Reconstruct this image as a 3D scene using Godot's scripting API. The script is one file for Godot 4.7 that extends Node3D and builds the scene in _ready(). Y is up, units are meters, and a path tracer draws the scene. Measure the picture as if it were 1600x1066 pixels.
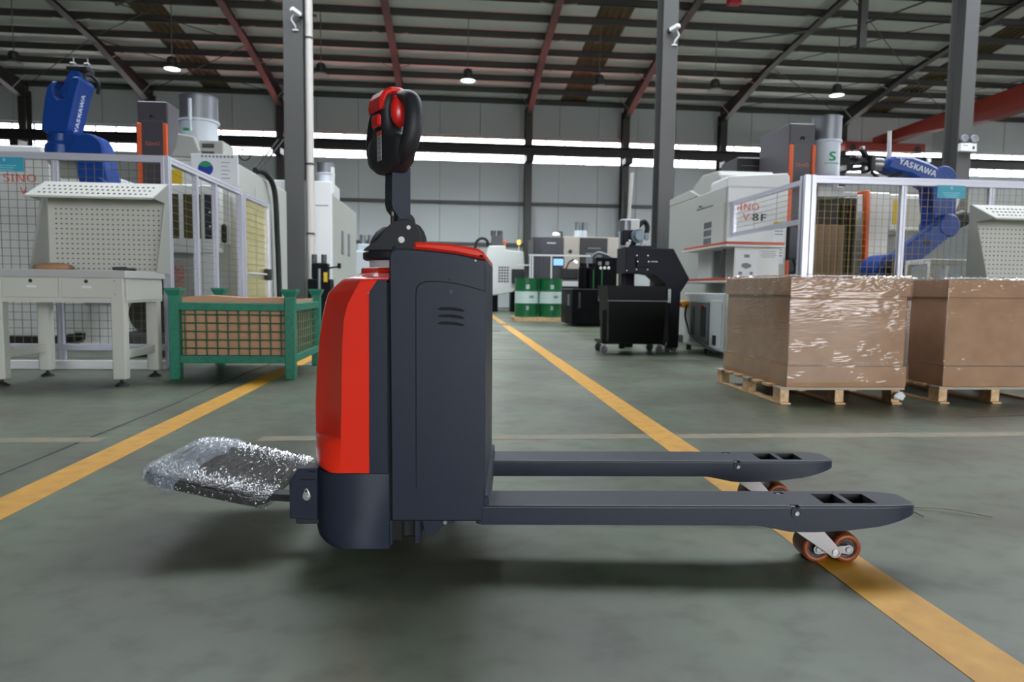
extends Node3D
# A factory hall with a red and slate pallet truck on a green epoxy floor. x runs along the far wall, -z runs down the aisle.

const V = Vector3.ZERO
var M := {}
var nz_count := 0

# ---------------------------------------------------------------- naming and tagging
func tag(o: Node, label: String, category: String, group := "", kind := "") -> Node:
	if label != "": o.set_meta("label", label)
	if category != "": o.set_meta("category", category)
	if group != "": o.set_meta("group", group)
	if kind != "": o.set_meta("kind", kind)
	return o

func put(o: Node, called: String, parent: Node) -> void:
	var n := called
	var k := 1
	while parent.has_node(n):
		n = "%s_%03d" % [called, k]
		k += 1
	o.name = n
	parent.add_child(o, true)

func thing(called: String, label: String, category: String, at := V, turn := 0.0, group := "", kind := "") -> Node3D:
	var o := Node3D.new()
	put(o, called, self)
	o.position = at
	o.rotation.y = turn
	tag(o, label, category, group, kind)
	return o

func mesh_part(called: String, mesh: Mesh, m: Material, parent: Node) -> MeshInstance3D:
	var o := MeshInstance3D.new()
	o.mesh = mesh
	o.material_override = m
	put(o, called, parent)
	return o

func part(called: String, st: SurfaceTool, m: Material, parent: Node = null) -> MeshInstance3D:
	st.generate_normals()
	return mesh_part(called, st.commit(), m, self if parent == null else parent)

func stuff(o: Node) -> Node:
	o.set_meta("kind", "stuff")
	return o

func copy(src: Node3D, at: Vector3, turn := 0.0, label := "", parent: Node = null) -> Node3D:
	var c: Node3D = src.duplicate()
	var base: String = src.name
	if base.length() > 4 and base.substr(base.length() - 4, 1) == "_" and base.substr(base.length() - 3).is_valid_int():
		base = base.substr(0, base.length() - 4)
	put(c, base, self if parent == null else parent)
	c.position = at
	c.rotation.y = turn
	if label != "": c.set_meta("label", label)
	return c

# ---------------------------------------------------------------- shapes
func mb() -> SurfaceTool:
	var st := SurfaceTool.new()
	st.begin(Mesh.PRIMITIVE_TRIANGLES)
	st.set_smooth_group(-1)
	return st

func tri(st: SurfaceTool, a: Vector3, b: Vector3, c: Vector3) -> void:   # a, b, c counter-clockwise from outside
	st.add_vertex(a)
	st.add_vertex(c)
	st.add_vertex(b)

func quad(st: SurfaceTool, a: Vector3, b: Vector3, c: Vector3, d: Vector3) -> void:
	tri(st, a, b, c)
	tri(st, a, c, d)

func inset(poly: PackedVector2Array, d: float) -> PackedVector2Array:   # poly counter-clockwise
	var out := PackedVector2Array()
	var n := poly.size()
	for i in n:
		var p := poly[i]
		var e0 := (p - poly[(i + n - 1) % n]).normalized()
		var e1 := (poly[(i + 1) % n] - p).normalized()
		var n0 := Vector2(-e0.y, e0.x)
		var n1 := Vector2(-e1.y, e1.x)
		var m := n0 + n1
		var l := m.length_squared()
		m = n0 if l < 0.05 else m * (2.0 / l)
		if m.length() > 3.0: m = m.normalized() * 3.0
		out.append(p + m * d)
	return out

# polygon in local XY pushed along local Z from z0 to z1, with chamfered rims
func prism(st: SurfaceTool, pts: Array, z0: float, z1: float, bevel := 0.0, xf := Transform3D(), smooth := false) -> void:
	var poly := PackedVector2Array(pts)
	if Geometry2D.is_polygon_clockwise(poly): pass
	var area := 0.0
	for i in poly.size():
		area += poly[i].cross(poly[(i + 1) % poly.size()])
	if area < 0.0: poly.reverse()
	var n := poly.size()
	var inner := inset(poly, bevel) if bevel > 0.0 else poly
	var rings := [[inner, z0], [poly, z0 + bevel], [poly, z1 - bevel], [inner, z1]] if bevel > 0.0 else [[poly, z0], [poly, z1]]
	st.set_smooth_group(7 if smooth else -1)
	for r in rings.size() - 1:
		var a: PackedVector2Array = rings[r][0]
		var b: PackedVector2Array = rings[r + 1][0]
		if smooth: st.set_smooth_group(7 if (bevel == 0.0 or r == 1) else -1)
		for i in n:
			var j := (i + 1) % n
			quad(st, xf * Vector3(a[i].x, a[i].y, rings[r][1]), xf * Vector3(a[j].x, a[j].y, rings[r][1]), xf * Vector3(b[j].x, b[j].y, rings[r + 1][1]), xf * Vector3(b[i].x, b[i].y, rings[r + 1][1]))
	st.set_smooth_group(-1)
	var idx := Geometry2D.triangulate_polygon(inner)
	for k in range(0, idx.size(), 3):
		var p := inner[idx[k]]
		var q := inner[idx[k + 1]]
		var s := inner[idx[k + 2]]
		if (q - p).cross(s - p) < 0.0:
			var t := q
			q = s
			s = t
		tri(st, xf * Vector3(p.x, p.y, z1), xf * Vector3(q.x, q.y, z1), xf * Vector3(s.x, s.y, z1))
		tri(st, xf * Vector3(p.x, p.y, z0), xf * Vector3(s.x, s.y, z0), xf * Vector3(q.x, q.y, z0))

# box by its middle and size, edges chamfered
func box(st: SurfaceTool, c: Vector3, s: Vector3, bevel := 0.0, basis := Basis()) -> void:
	var h := s * 0.5
	var b := minf(bevel, minf(h.x, minf(h.y, h.z)) * 0.9)
	var xf := Transform3D(basis, c)
	if b <= 0.0:
		var p := []
		for i in 8: p.append(xf * Vector3(h.x if i & 1 else -h.x, h.y if i & 2 else -h.y, h.z if i & 4 else -h.z))
		for f in [[4, 5, 7, 6], [1, 0, 2, 3], [5, 1, 3, 7], [0, 4, 6, 2], [6, 7, 3, 2], [0, 1, 5, 4]]:
			quad(st, p[f[0]], p[f[1]], p[f[2]], p[f[3]])
		return
	# chamfered: three rects per corner
	for ax in 3:
		for sg in [-1.0, 1.0]:
			var u := (ax + 1) % 3
			var v := (ax + 2) % 3
			var q := []
			for k in [[-1, -1], [1, -1], [1, 1], [-1, 1]]:
				var w := Vector3()
				w[ax] = sg * h[ax]
				w[u] = k[0] * (h[u] - b)
				w[v] = k[1] * (h[v] - b)
				q.append(xf * w)
			if sg > 0: quad(st, q[0], q[1], q[2], q[3])
			else: quad(st, q[3], q[2], q[1], q[0])
	for ax in 3:
		var u := (ax + 1) % 3
		var v := (ax + 2) % 3
		for su in [-1.0, 1.0]:
			for sv in [-1.0, 1.0]:
				var q := []
				for k in [[-1, 0], [1, 0], [1, 1], [-1, 1]]:
					var w := Vector3()
					w[ax] = k[0] * (h[ax] - b)
					w[u] = su * (h[u] - (b if k[1] else 0.0))
					w[v] = sv * (h[v] - (0.0 if k[1] else b))
					q.append(xf * w)
				if su * sv < 0: quad(st, q[3], q[2], q[1], q[0])
				else: quad(st, q[0], q[1], q[2], q[3])
	for i in 8:
		var g := Vector3(1 if i & 1 else -1, 1 if i & 2 else -1, 1 if i & 4 else -1)
		var q := []
		for ax in 3:
			var w := Vector3()
			for k in 3: w[k] = g[k] * (h[k] - (0.0 if k == ax else b))
			q.append(xf * w)
		if g.x * g.y * g.z > 0: tri(st, q[0], q[1], q[2])
		else: tri(st, q[0], q[2], q[1])

func bx(st: SurfaceTool, lo: Vector3, hi: Vector3, bevel := 0.0) -> void:
	box(st, (lo + hi) * 0.5, (hi - lo).abs(), bevel)

func frame_of(d: Vector3) -> Basis:
	var z := d.normalized()
	var x := (Vector3.UP if absf(z.y) < 0.95 else Vector3.RIGHT).cross(z).normalized()
	return Basis(x, z.cross(x), z)

# square bar between two points
func bar(st: SurfaceTool, a: Vector3, b: Vector3, w: float, h: float, bevel := 0.0) -> void:
	box(st, (a + b) * 0.5, Vector3(w, h, (b - a).length()), bevel, frame_of(b - a))

func cyl(st: SurfaceTool, a: Vector3, b: Vector3, r: float, n := 16, r2 := -1.0, bev := 0.0) -> void:
	var L := (b - a).length()
	var q := r if r2 < 0 else r2
	var prof := [[0.0, 0.0], [r - bev, 0.0], [r, bev], [q, L - bev], [q - bev, L], [0.0, L]] if bev > 0.0 else [[0.0, 0.0], [r, 0.0], [q, L], [0.0, L]]
	lathe(st, prof, n, Transform3D(frame_of(b - a), a), false)

# profile of [radius, along] turned round local Z
func lathe(st: SurfaceTool, prof: Array, n := 24, xf := Transform3D(), smooth := true) -> void:
	for k in prof.size() - 1:
		st.set_smooth_group(1 if smooth else 100 + k)
		if prof[k][0] == 0.0 or prof[k + 1][0] == 0.0: st.set_smooth_group(-1)
		for i in n:
			var a0 := TAU * i / n
			var a1 := TAU * (i + 1) / n
			var p := func(pr, an): return xf * Vector3(cos(an) * pr[0], sin(an) * pr[0], pr[1])
			var v0: Vector3 = p.call(prof[k], a0)
			var v1: Vector3 = p.call(prof[k], a1)
			var v2: Vector3 = p.call(prof[k + 1], a1)
			var v3: Vector3 = p.call(prof[k + 1], a0)
			if prof[k][0] == 0.0: tri(st, v0, v2, v3)
			elif prof[k + 1][0] == 0.0: tri(st, v0, v1, v2)
			else: quad(st, v0, v1, v2, v3)
	st.set_smooth_group(-1)

const UPZ := Basis(Vector3(1, 0, 0), Vector3(0, 0, -1), Vector3(0, 1, 0))   # local z upward
const DWNZ := Basis(Vector3(1, 0, 0), Vector3(0, 0, 1), Vector3(0, -1, 0))
func upright(at: Vector3) -> Transform3D: return Transform3D(UPZ, at)

# round tube along points
func tube(st: SurfaceTool, pts: Array, r: float, n := 10, caps := true, rb := -1.0) -> void:
	var rings := []
	for i in pts.size():
		var d: Vector3 = pts[mini(i + 1, pts.size() - 1)] - pts[maxi(i - 1, 0)]
		var f := frame_of(d)
		if i > 0:
			var px: Vector3 = rings[-1][1]
			var x := (px - f.z * px.dot(f.z)).normalized()
			f = Basis(x, f.z.cross(x), f.z)
		var ring := []
		for k in n: ring.append(pts[i] + f.x * cos(TAU * k / n) * r + f.y * sin(TAU * k / n) * (r if rb < 0 else rb))
		rings.append([ring, f.x])
	st.set_smooth_group(3)
	for i in pts.size() - 1:
		for k in n:
			var j := (k + 1) % n
			quad(st, rings[i][0][k], rings[i][0][j], rings[i + 1][0][j], rings[i + 1][0][k])
	st.set_smooth_group(-1)
	if caps:
		for k in n:
			var j := (k + 1) % n
			tri(st, pts[0], rings[0][0][j], rings[0][0][k])
			tri(st, pts[-1], rings[-1][0][k], rings[-1][0][j])

func curve(pts: Array, step := 6) -> Array:   # Catmull-Rom through points
	var out := []
	for i in pts.size() - 1:
		var p0: Vector3 = pts[maxi(i - 1, 0)]
		var p3: Vector3 = pts[mini(i + 2, pts.size() - 1)]
		for k in step: out.append((pts[i] as Vector3).cubic_interpolate(pts[i + 1], p0, p3, float(k) / step))
	out.append(pts[-1])
	return out

# skin through rings of equal point counts (each ring counter-clockwise seen from its end side)
func loft(st: SurfaceTool, rings: Array, smooth := true, caps := true, closed := true, bands := []) -> void:
	st.set_smooth_group(5 if smooth else -1)
	var n: int = rings[0].size()
	for i in rings.size() - 1:
		for k in (n if closed else n - 1):
			var j := (k + 1) % n
			if bands.size(): st.set_smooth_group(bands[k])
			quad(st, rings[i][k], rings[i][j], rings[i + 1][j], rings[i + 1][k])
	st.set_smooth_group(-1)
	if caps:
		for e in 2:
			var ring: Array = rings[0 if e == 0 else -1]
			var mid := V
			for p in ring: mid += p
			mid /= n
			for k in n:
				var j := (k + 1) % n
				if e == 0: tri(st, mid, ring[j], ring[k])
				else: tri(st, mid, ring[k], ring[j])

func v2(a: Array) -> Array:
	var out := []
	for i in range(0, a.size(), 2): out.append(Vector2(a[i], a[i + 1]))
	return out

func rrect(x0: float, y0: float, x1: float, y1: float, r: float, n := 4) -> Array:
	var out := []
	for c in [[x1 - r, y0 + r, -PI / 2], [x1 - r, y1 - r, 0.0], [x0 + r, y1 - r, PI / 2], [x0 + r, y0 + r, PI]]:
		for k in n + 1:
			var a: float = c[2] + PI / 2 * k / n
			out.append(Vector2(c[0] + cos(a) * r, c[1] + sin(a) * r))
	return out

func slab(called: String, lo: Vector3, hi: Vector3, m: Material, parent: Node = null, bevel := 0.0) -> MeshInstance3D:
	var st := mb()
	bx(st, lo, hi, bevel)
	return part(called, st, m, parent)

# lettering: height in metres, standing on xf's origin, reading along its x
func lettering(called: String, words: String, height: float, m: Material, xf: Transform3D, parent: Node, bold := true, thick := 0.002, squeeze := 1.0) -> MeshInstance3D:
	var t := TextMesh.new()
	var f := SystemFont.new()
	f.font_names = PackedStringArray(["Droid Sans"])
	if bold: f.font_weight = 700
	t.font = f
	t.text = words
	t.font_size = 64
	t.pixel_size = height / 46.0
	t.depth = thick
	t.curve_step = 4.0
	var o := mesh_part(called, t, m, parent)
	o.transform = xf * Transform3D(Basis.from_scale(Vector3(squeeze, 1, 1)), V)
	return o

# ---------------------------------------------------------------- materials
func srgb(r: float, g: float, b: float, a := 1.0) -> Color: return Color(r / 255.0, g / 255.0, b / 255.0, a)

func mat(key: String, c: Color, rough := 0.5, metal := 0.0, spec := 0.5) -> StandardMaterial3D:
	var m := StandardMaterial3D.new()
	m.resource_name = key
	m.albedo_color = c
	m.roughness = rough
	m.metallic = metal
	m.metallic_specular = spec
	M[key] = m
	return m

func noise_tex(freq: float, ramp: Array, size := 512, seed_ := 1, oct := 4, normal := false, kind := FastNoiseLite.TYPE_SIMPLEX_SMOOTH) -> NoiseTexture2D:
	var n := FastNoiseLite.new()
	n.noise_type = kind
	n.seed = seed_
	n.frequency = freq
	n.fractal_octaves = oct
	var t := NoiseTexture2D.new()
	t.width = size
	t.height = size
	t.seamless = true
	t.noise = n
	t.as_normal_map = normal
	if normal: t.bump_strength = 4.0
	if ramp.size():
		var g := Gradient.new()
		g.offsets = PackedFloat32Array(ramp.map(func(e): return e[0]))
		g.colors = PackedColorArray(ramp.map(func(e): return e[1]))
		t.color_ramp = g
	return t

func triplanar(m: StandardMaterial3D, scale: float, world := true) -> StandardMaterial3D:
	m.uv1_triplanar = true
	m.uv1_world_triplanar = world
	m.uv1_scale = Vector3.ONE * scale
	return m

func glow(key: String, c: Color, energy: float) -> StandardMaterial3D:
	var m := mat(key, c, 0.4)
	m.emission_enabled = true
	m.emission = c
	m.emission_energy_multiplier = energy
	return m

func pane_mat(key: String, c: Color, alpha: float, rough := 0.05) -> StandardMaterial3D:
	var m := mat(key, Color(c.r, c.g, c.b, alpha), rough)
	m.transparency = BaseMaterial3D.TRANSPARENCY_ALPHA
	return m

func make_materials() -> void:
	var fl := mat("epoxy floor", Color.WHITE, 0.44, 0.0, 0.5)
	fl.albedo_texture = noise_tex(0.006, [[0.0, srgb(78, 77, 66)], [0.3, srgb(92, 95, 82)], [0.5, srgb(98, 105, 89)], [0.7, srgb(101, 113, 95)], [1.0, srgb(120, 122, 107)]], 1024, 3, 5)
	fl.roughness_texture = noise_tex(0.012, [[0.0, Color(0.75, 0.75, 0.75)], [1.0, Color(1, 1, 1)]], 512, 8, 4)
	triplanar(fl, 0.16)
	fl.detail_enabled = true
	fl.detail_blend_mode = BaseMaterial3D.BLEND_MODE_MUL
	fl.detail_uv_layer = BaseMaterial3D.DETAIL_UV_2
	fl.detail_albedo = noise_tex(0.02, [[0.0, srgb(204, 200, 190)], [0.5, srgb(246, 246, 243)], [1.0, Color.WHITE]], 512, 21, 5)
	fl.uv2_triplanar = true
	fl.uv2_world_triplanar = true
	fl.uv2_scale = Vector3(0.55, 1.0, 0.75)
	var yl := mat("yellow line paint", Color.WHITE, 0.5)
	yl.albedo_texture = noise_tex(0.02, [[0.0, srgb(188, 134, 22)], [0.5, srgb(204, 148, 28)], [1.0, srgb(212, 160, 42)]], 512, 5, 4)
	triplanar(yl, 0.8)
	var fd := mat("worn line paint", Color.WHITE, 0.5)
	fd.albedo_texture = noise_tex(0.03, [[0.0, srgb(110, 112, 98)], [0.55, srgb(124, 118, 96)], [1.0, srgb(150, 126, 84)]], 512, 6, 4)
	triplanar(fd, 0.6)
	mat("floor joint", srgb(50, 54, 52), 0.8)
	mat("back panel", srgb(188, 194, 198), 0.6)
	mat("panel gap", srgb(96, 99, 98), 0.8)
	mat("roof sheet", srgb(226, 226, 226), 0.5, 0.0)
	mat("old skylight", srgb(104, 86, 56), 0.6)
	mat("purlin", srgb(70, 71, 70), 0.6)
	mat("steel dark", srgb(58, 57, 56), 0.5)
	mat("steel column", srgb(74, 74, 73), 0.5)
	mat("steel brace", srgb(150, 148, 146), 0.5)
	mat("crane black", srgb(34, 34, 34), 0.6)
	mat("crane red", srgb(146, 38, 20), 0.5)
	mat("pipe pale", srgb(196, 192, 188), 0.5)
	pane_mat("window glass", srgb(236, 244, 246), 0.08)
	mat("outside red", srgb(232, 96, 86), 0.6)
	mat("window frame", srgb(190, 192, 192), 0.5)
	mat("wall plain", srgb(96, 98, 98), 0.7)
	# pallet truck
	var sl := mat("slate", srgb(36, 43, 57), 0.42, 0.0, 0.42)
	sl.normal_enabled = true
	sl.normal_texture = noise_tex(0.12, [], 256, 11, 2, true)
	sl.normal_scale = 0.05
	triplanar(sl, 6.0, false)
	mat("slate light", srgb(56, 62, 74), 0.42)
	mat("machined ring", srgb(240, 240, 244), 0.3, 0.1)
	var rd := mat("truck red", srgb(228, 42, 18), 0.3, 0.0, 0.5)
	rd.clearcoat_enabled = true
	rd.clearcoat = 0.6
	rd.clearcoat_roughness = 0.06
	var rg := mat("button red", srgb(214, 30, 26), 0.25, 0.0, 0.5)
	rg.clearcoat_enabled = true
	rg.clearcoat = 0.5
	mat("gap black", srgb(12, 12, 14), 0.8)
	mat("black plastic", srgb(36, 38, 42), 0.5, 0.0, 0.4)
	mat("black matt", srgb(30, 31, 34), 0.6)
	mat("chrome", srgb(225, 226, 230), 0.28, 0.75)
	mat("zinc", srgb(164, 164, 166), 0.4, 0.8)
	mat("white cap", srgb(224, 226, 228), 0.4)
	mat("roller tyre", srgb(132, 62, 24), 0.42)
	mat("sticker grey", srgb(150, 154, 156), 0.5)
	mat("sticker orange", srgb(206, 84, 50), 0.5)
	var film := pane_mat("stretch film", srgb(240, 243, 246), 0.03, 0.08)
	film.metallic_specular = 0.5
	var fw := pane_mat("film dense", srgb(235, 240, 244), 0.02, 0.05)
	fw.metallic_specular = 1.0
	var fw2 := mat("film bunched", srgb(176, 192, 204, 0.30), 0.26)
	fw2.transparency = BaseMaterial3D.TRANSPARENCY_ALPHA
	fw2.metallic_specular = 0.9
	# surroundings
	mat("machine grey", srgb(176, 178, 172), 0.45)
	mat("machine white", srgb(214, 216, 216), 0.42)
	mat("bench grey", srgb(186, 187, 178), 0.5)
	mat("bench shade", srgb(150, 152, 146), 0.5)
	mat("steel top", srgb(206, 206, 206), 0.35, 0.45)
	mat("alu", srgb(206, 207, 220), 0.35, 0.35)
	mat("wire yellow", srgb(104, 98, 62), 0.5)
	mat("wire gold", srgb(164, 140, 44), 0.5)
	mat("crate wood", srgb(142, 116, 96), 0.7)
	mat("hole dark", srgb(74, 74, 70), 0.9)
	mat("robot blue", srgb(12, 62, 142), 0.4)
	mat("robot dark", srgb(28, 30, 36), 0.5)
	mat("tower dark", srgb(72, 70, 76), 0.45)
	mat("tower black", srgb(40, 39, 42), 0.5)
	mat("orange", srgb(232, 100, 52), 0.45)
	mat("letter orange", srgb(214, 110, 80), 0.5)
	mat("letter red", srgb(222, 84, 62), 0.5)
	mat("letter black", srgb(36, 38, 42), 0.5)
	mat("letter white", srgb(214, 220, 232), 0.5)
	mat("letter green", srgb(30, 150, 92), 0.5)
	mat("duct steel", srgb(128, 132, 138), 0.42, 0.6)
	mat("collector white", srgb(206, 214, 224), 0.4)
	mat("teal sign", srgb(60, 158, 184), 0.45)
	mat("teal ink", srgb(140, 206, 220), 0.5)
	mat("sign blue", srgb(28, 60, 150), 0.5)
	mat("sign yellow", srgb(204, 172, 30), 0.5)
	mat("tinted window", srgb(78, 74, 50), 0.25)
	mat("panel dark", srgb(48, 52, 62), 0.35)
	mat("bin green", Color.WHITE, 0.5)
	M["bin green"].albedo_texture = noise_tex(0.03, [[0.0, srgb(24, 100, 80)], [0.45, srgb(30, 116, 93)], [1.0, srgb(36, 124, 99)]], 256, 31, 4)
	triplanar(M["bin green"], 2.5)
	mat("bin wire", srgb(40, 92, 60), 0.5)
	var cb := mat("cardboard", Color.WHITE, 0.75)
	cb.albedo_texture = noise_tex(0.008, [[0.0, srgb(154, 116, 84)], [0.5, srgb(162, 124, 92)], [1.0, srgb(170, 131, 98)]], 512, 41, 4)
	triplanar(cb, 1.2)
	var wd := mat("pallet wood", Color.WHITE, 0.7)
	wd.albedo_texture = noise_tex(0.02, [[0.0, srgb(184, 146, 104)], [0.5, srgb(206, 172, 130)], [1.0, srgb(220, 190, 150)]], 256, 43, 5)
	triplanar(wd, 3.0)
	mat("drum green", srgb(14, 96, 52), 0.35)
	mat("drum white", srgb(196, 214, 210), 0.4)
	mat("conveyor black", srgb(35, 35, 44), 0.55, 0.0, 0.25)
	mat("tank black", srgb(13, 13, 15), 0.5, 0.0, 0.25)
	mat("motor blue", srgb(104, 126, 138), 0.4)
	mat("caster grey", srgb(120, 122, 124), 0.4)
	mat("cabinet pale", srgb(204, 210, 210), 0.45)
	mat("cabinet slate", srgb(112, 118, 122), 0.45)
	mat("shelf orange", srgb(186, 82, 48), 0.5)
	mat("switch yellow", srgb(232, 172, 30), 0.45)
	mat("far grey", srgb(72, 72, 80), 0.45)
	mat("far beige", srgb(196, 188, 176), 0.5)
	mat("far black", srgb(34, 32, 36), 0.4)
	mat("paper", srgb(226, 230, 234), 0.6)
	mat("ink grey", srgb(128, 132, 138), 0.7)
	mat("lamp body", srgb(40, 42, 42), 0.5)
	mat("lamp shade", srgb(120, 124, 122), 0.4, 0.4)
	glow("lamp lit", Color(0.93, 1.0, 0.97), 3.0)
	mat("lamp unlit", srgb(176, 180, 176), 0.4)
	glow("beacon amber", Color(1.0, 0.72, 0.3), 1.6)
	glow("beacon green", Color(0.6, 1.0, 0.85), 1.6)
	glow("screen glow", Color(0.55, 0.75, 0.95), 0.8)
	glow("work light", Color(1.0, 0.98, 0.94), 1.6)
	mat("straw", srgb(124, 120, 100), 0.8)
	mat("board edge", srgb(104, 76, 54), 0.8)
	mat("liner board", srgb(186, 142, 112), 0.75)
	mat("film tuft", srgb(214, 214, 216), 0.4)
	mat("slat brown", srgb(66, 52, 42), 0.7)
	mat("deck board", srgb(172, 160, 142), 0.75)
	mat("cable black", srgb(20, 21, 22), 0.6)
	mat("red plastic", srgb(190, 24, 34), 0.45)

# ================================================================ the hall
const RAFTERS := [-19.3, -14.9, -10.7, -6.2, -1.85, 2.78, 6.44, 10.2, 14.95, 19.5, 24.0]
func roof_y(z: float) -> float: return 7.8 + 0.1 * (minf(z, -12.0 - z) + 26.2)   # underside of the roof sheets, ridge at z = -6

func build_setting() -> void:
	var st := mb()
	bx(st, Vector3(-20, -0.3, -26.4), Vector3(28, 0, 22))
	tag(part("floor", st, M["epoxy floor"]), "green epoxy factory floor", "floor", "", "structure")
	# floor markings
	st = mb()
	bx(st, Vector3(-1.50, 0, -9.5), Vector3(-1.36, 0.0012, 3))
	tag(part("trim_1", st, M["yellow line paint"]), "yellow painted aisle line passing under the green bin", "floor line", "", "structure")
	st = mb()
	bx(st, Vector3(0.975, 0, -13.3), Vector3(1.115, 0.0012, 3))
	bx(st, Vector3(0.985, 0, -18.6), Vector3(1.105, 0.0012, -14.0))
	tag(part("trim_2", st, M["yellow line paint"]), "yellow painted aisle line passing under the truck's forks", "floor line", "", "structure")
	st = mb()
	bx(st, Vector3(-0.9, 0, -3.31), Vector3(6.5, 0.0010, -3.21))
	bx(st, Vector3(-3.0, 0, -3.31), Vector3(-1.6, 0.0010, -3.21))
	tag(part("trim_3", st, M["worn line paint"]), "worn brownish line crossing the floor behind the truck", "floor line", "", "structure")
	st = mb()
	var rng := RandomNumberGenerator.new()
	rng.seed = 5
	var z := 3.0
	var x := -1.68
	while z > -9.0:   # the sawn joint beside the left line, a little ragged
		var nx := -1.68 + rng.randf_range(-0.012, 0.012)
		bar(st, Vector3(x, 0.0004, z), Vector3(nx, 0.0004, z - 0.35), 0.012 + rng.randf() * 0.008, 0.001)
		x = nx
		z -= 0.35
	tag(part("trim_4", st, M["floor joint"]), "dark cracked floor joint beside the left yellow line", "floor joint", "", "structure")
	st = mb()
	bx(st, Vector3(0.2, 0, -11.56), Vector3(0.82, 0.002, -11.44))
	bx(st, Vector3(1.16, 0, -11.56), Vector3(2.0, 0.002, -11.44))
	tag(part("trim_5", st, M["floor joint"]), "dark floor strip crossing the aisle before the drums", "floor joint", "", "structure")
	st = mb()
	bar(st, Vector3(3.0, 0.0004, -3.72), Vector3(6.2, 0.0004, -4.15), 0.012, 0.001)
	bx(st, Vector3(-12, 0, -6.9), Vector3(20, 0.0008, -6.885))
	bx(st, Vector3(-12, 0, -16.5), Vector3(20, 0.0008, -16.48))
	tag(part("trim_6", st, M["floor joint"]), "thin floor joints across the hall", "floor joint", "", "structure")

	# far wall: core, panels, girts, window band
	var wall := thing("wall_back", "grey sandwich panel wall at the far end of the hall", "wall", V, 0.0, "", "structure")
	st = mb()
	bx(st, Vector3(-20, 0, -26.4), Vector3(28, 5.45, -26.16))
	bx(st, Vector3(-20, 6.42, -26.4), Vector3(28, 8.0, -26.16))
	part("wall_core", st, M["panel gap"], wall)
	for i in 32:
		var x0 := -20.0 + 1.5 * i
		for r in [[0.0, 2.36], [2.42, 3.88], [3.98, 5.45], [6.42, 7.75]]:
			st = mb()
			var o := 0.004 * ((i * 7 + int(r[0] * 3)) % 3)
			bx(st, Vector3(x0 + 0.006, r[0], -26.16), Vector3(x0 + 1.494, r[1], -26.125 + o), 0.008)
			part("wall_panel", st, M["back panel"], wall)
	for y in [2.39, 3.93]:
		st = mb()
		bx(st, Vector3(-20, y - 0.055, -26.12), Vector3(28, y + 0.055, -25.98), 0.01)
		part("wall_rail", st, M["steel column"], wall)
	for i in 10:   # window bays between the wall columns
		var a: float = RAFTERS[i]
		var b: float = RAFTERS[i + 1]
		var w := thing("window_%d" % (i + 1), "", "window", V, 0.0, "", "structure")
		w.set_meta("label", "white lit strip window bay in the far wall")
		w.set_meta("group", "strip windows in the far wall")
		st = mb()
		for y in [5.45, 6.38]: bx(st, Vector3(a, y - 0.03, -26.3), Vector3(b, y + 0.04, -26.2), 0.008)
		var n := int(round((b - a) / 0.72))
		for k in n + 1:
			var xx := lerpf(a, b, float(k) / n)
			bx(st, Vector3(xx - 0.02, 5.46, -26.28), Vector3(xx + 0.02, 6.38, -26.22), 0.005)
		part("window_frame", st, M["window frame"], w)
		for k in n:
			slab("pane", Vector3(lerpf(a, b, float(k) / n) + 0.02, 5.48, -26.252), Vector3(lerpf(a, b, float(k + 1) / n) - 0.02, 6.36, -26.246), M["window glass"], w)
	for xx in [[-20.0, RAFTERS[0]], [RAFTERS[10], 28.0]]:
		slab("wall_end", Vector3(xx[0], 5.45, -26.4), Vector3(xx[1], 6.42, -26.16), M["back panel"], wall)

	# low shed with a red sheet roof standing outside the far wall
	var sh := thing("outside_shed", "low shed with a red sheet roof outside the far wall", "shed", V, 0.0, "", "structure")
	st = mb()
	bx(st, Vector3(-10, 5.2, -46), Vector3(9, 5.3, -26.8))
	part("roof_sheet", st, M["outside red"], sh)
	st = mb()
	bx(st, Vector3(-9.8, 0, -45.8), Vector3(8.8, 5.2, -27.2))
	part("shed_wall", st, M["wall plain"], sh)

	# other walls (behind and beside the camera), with a gate and windows
	var wl := mb()
	bx(wl, Vector3(-20.3, 0, -26.4), Vector3(-20, 10.0, 22.3))
	tag(part("wall_left", wl, M["wall plain"]), "grey left side wall of the hall", "wall", "", "structure")
	wl = mb()
	bx(wl, Vector3(28, 0, -26.4), Vector3(28.3, 5.6, 22.3))
	bx(wl, Vector3(28, 6.6, -26.4), Vector3(28.3, 10.0, 22.3))
	tag(part("wall_right", wl, M["wall plain"]), "grey right side wall of the hall", "wall", "", "structure")
	wl = mb()
	bx(wl, Vector3(-20, 6.4, 22), Vector3(28, 10.0, 22.3))
	bx(wl, Vector3(-20, 0, 22), Vector3(-1, 6.4, 22.3))
	bx(wl, Vector3(20, 0, 22), Vector3(28, 6.4, 22.3))
	tag(part("wall_front", wl, M["wall plain"]), "grey wall with the open gates behind the camera", "wall", "", "structure")

	# roof: sheets, purlins, old translucent strips
	var ceil := thing("ceiling", "grey metal sheet roof on dark purlins", "ceiling", V, 0.0, "", "structure")
	var sky_cols := [11, 12, 24, 25, 37, 38]
	for i in 48:
		var x0 := -20.0 + i
		if i == 11 or i == 24 or i == 36: continue
		var lift := 0.012 * (i % 2)
		for part_z in [[-26.3, -12.5], [-8.5, -6.0], [-6.0, 22.3]]:
			st = mb()
			var za: float = part_z[0]
			var zb: float = part_z[1]
			var n := 1
			bar(st, Vector3(x0 + 0.5, roof_y(za) + 0.02 + lift, za), Vector3(x0 + 0.5, roof_y(zb) + 0.02 + lift, zb), 1.02, 0.03)
			part("roof_sheet", st, M["roof sheet"], ceil)
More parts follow.
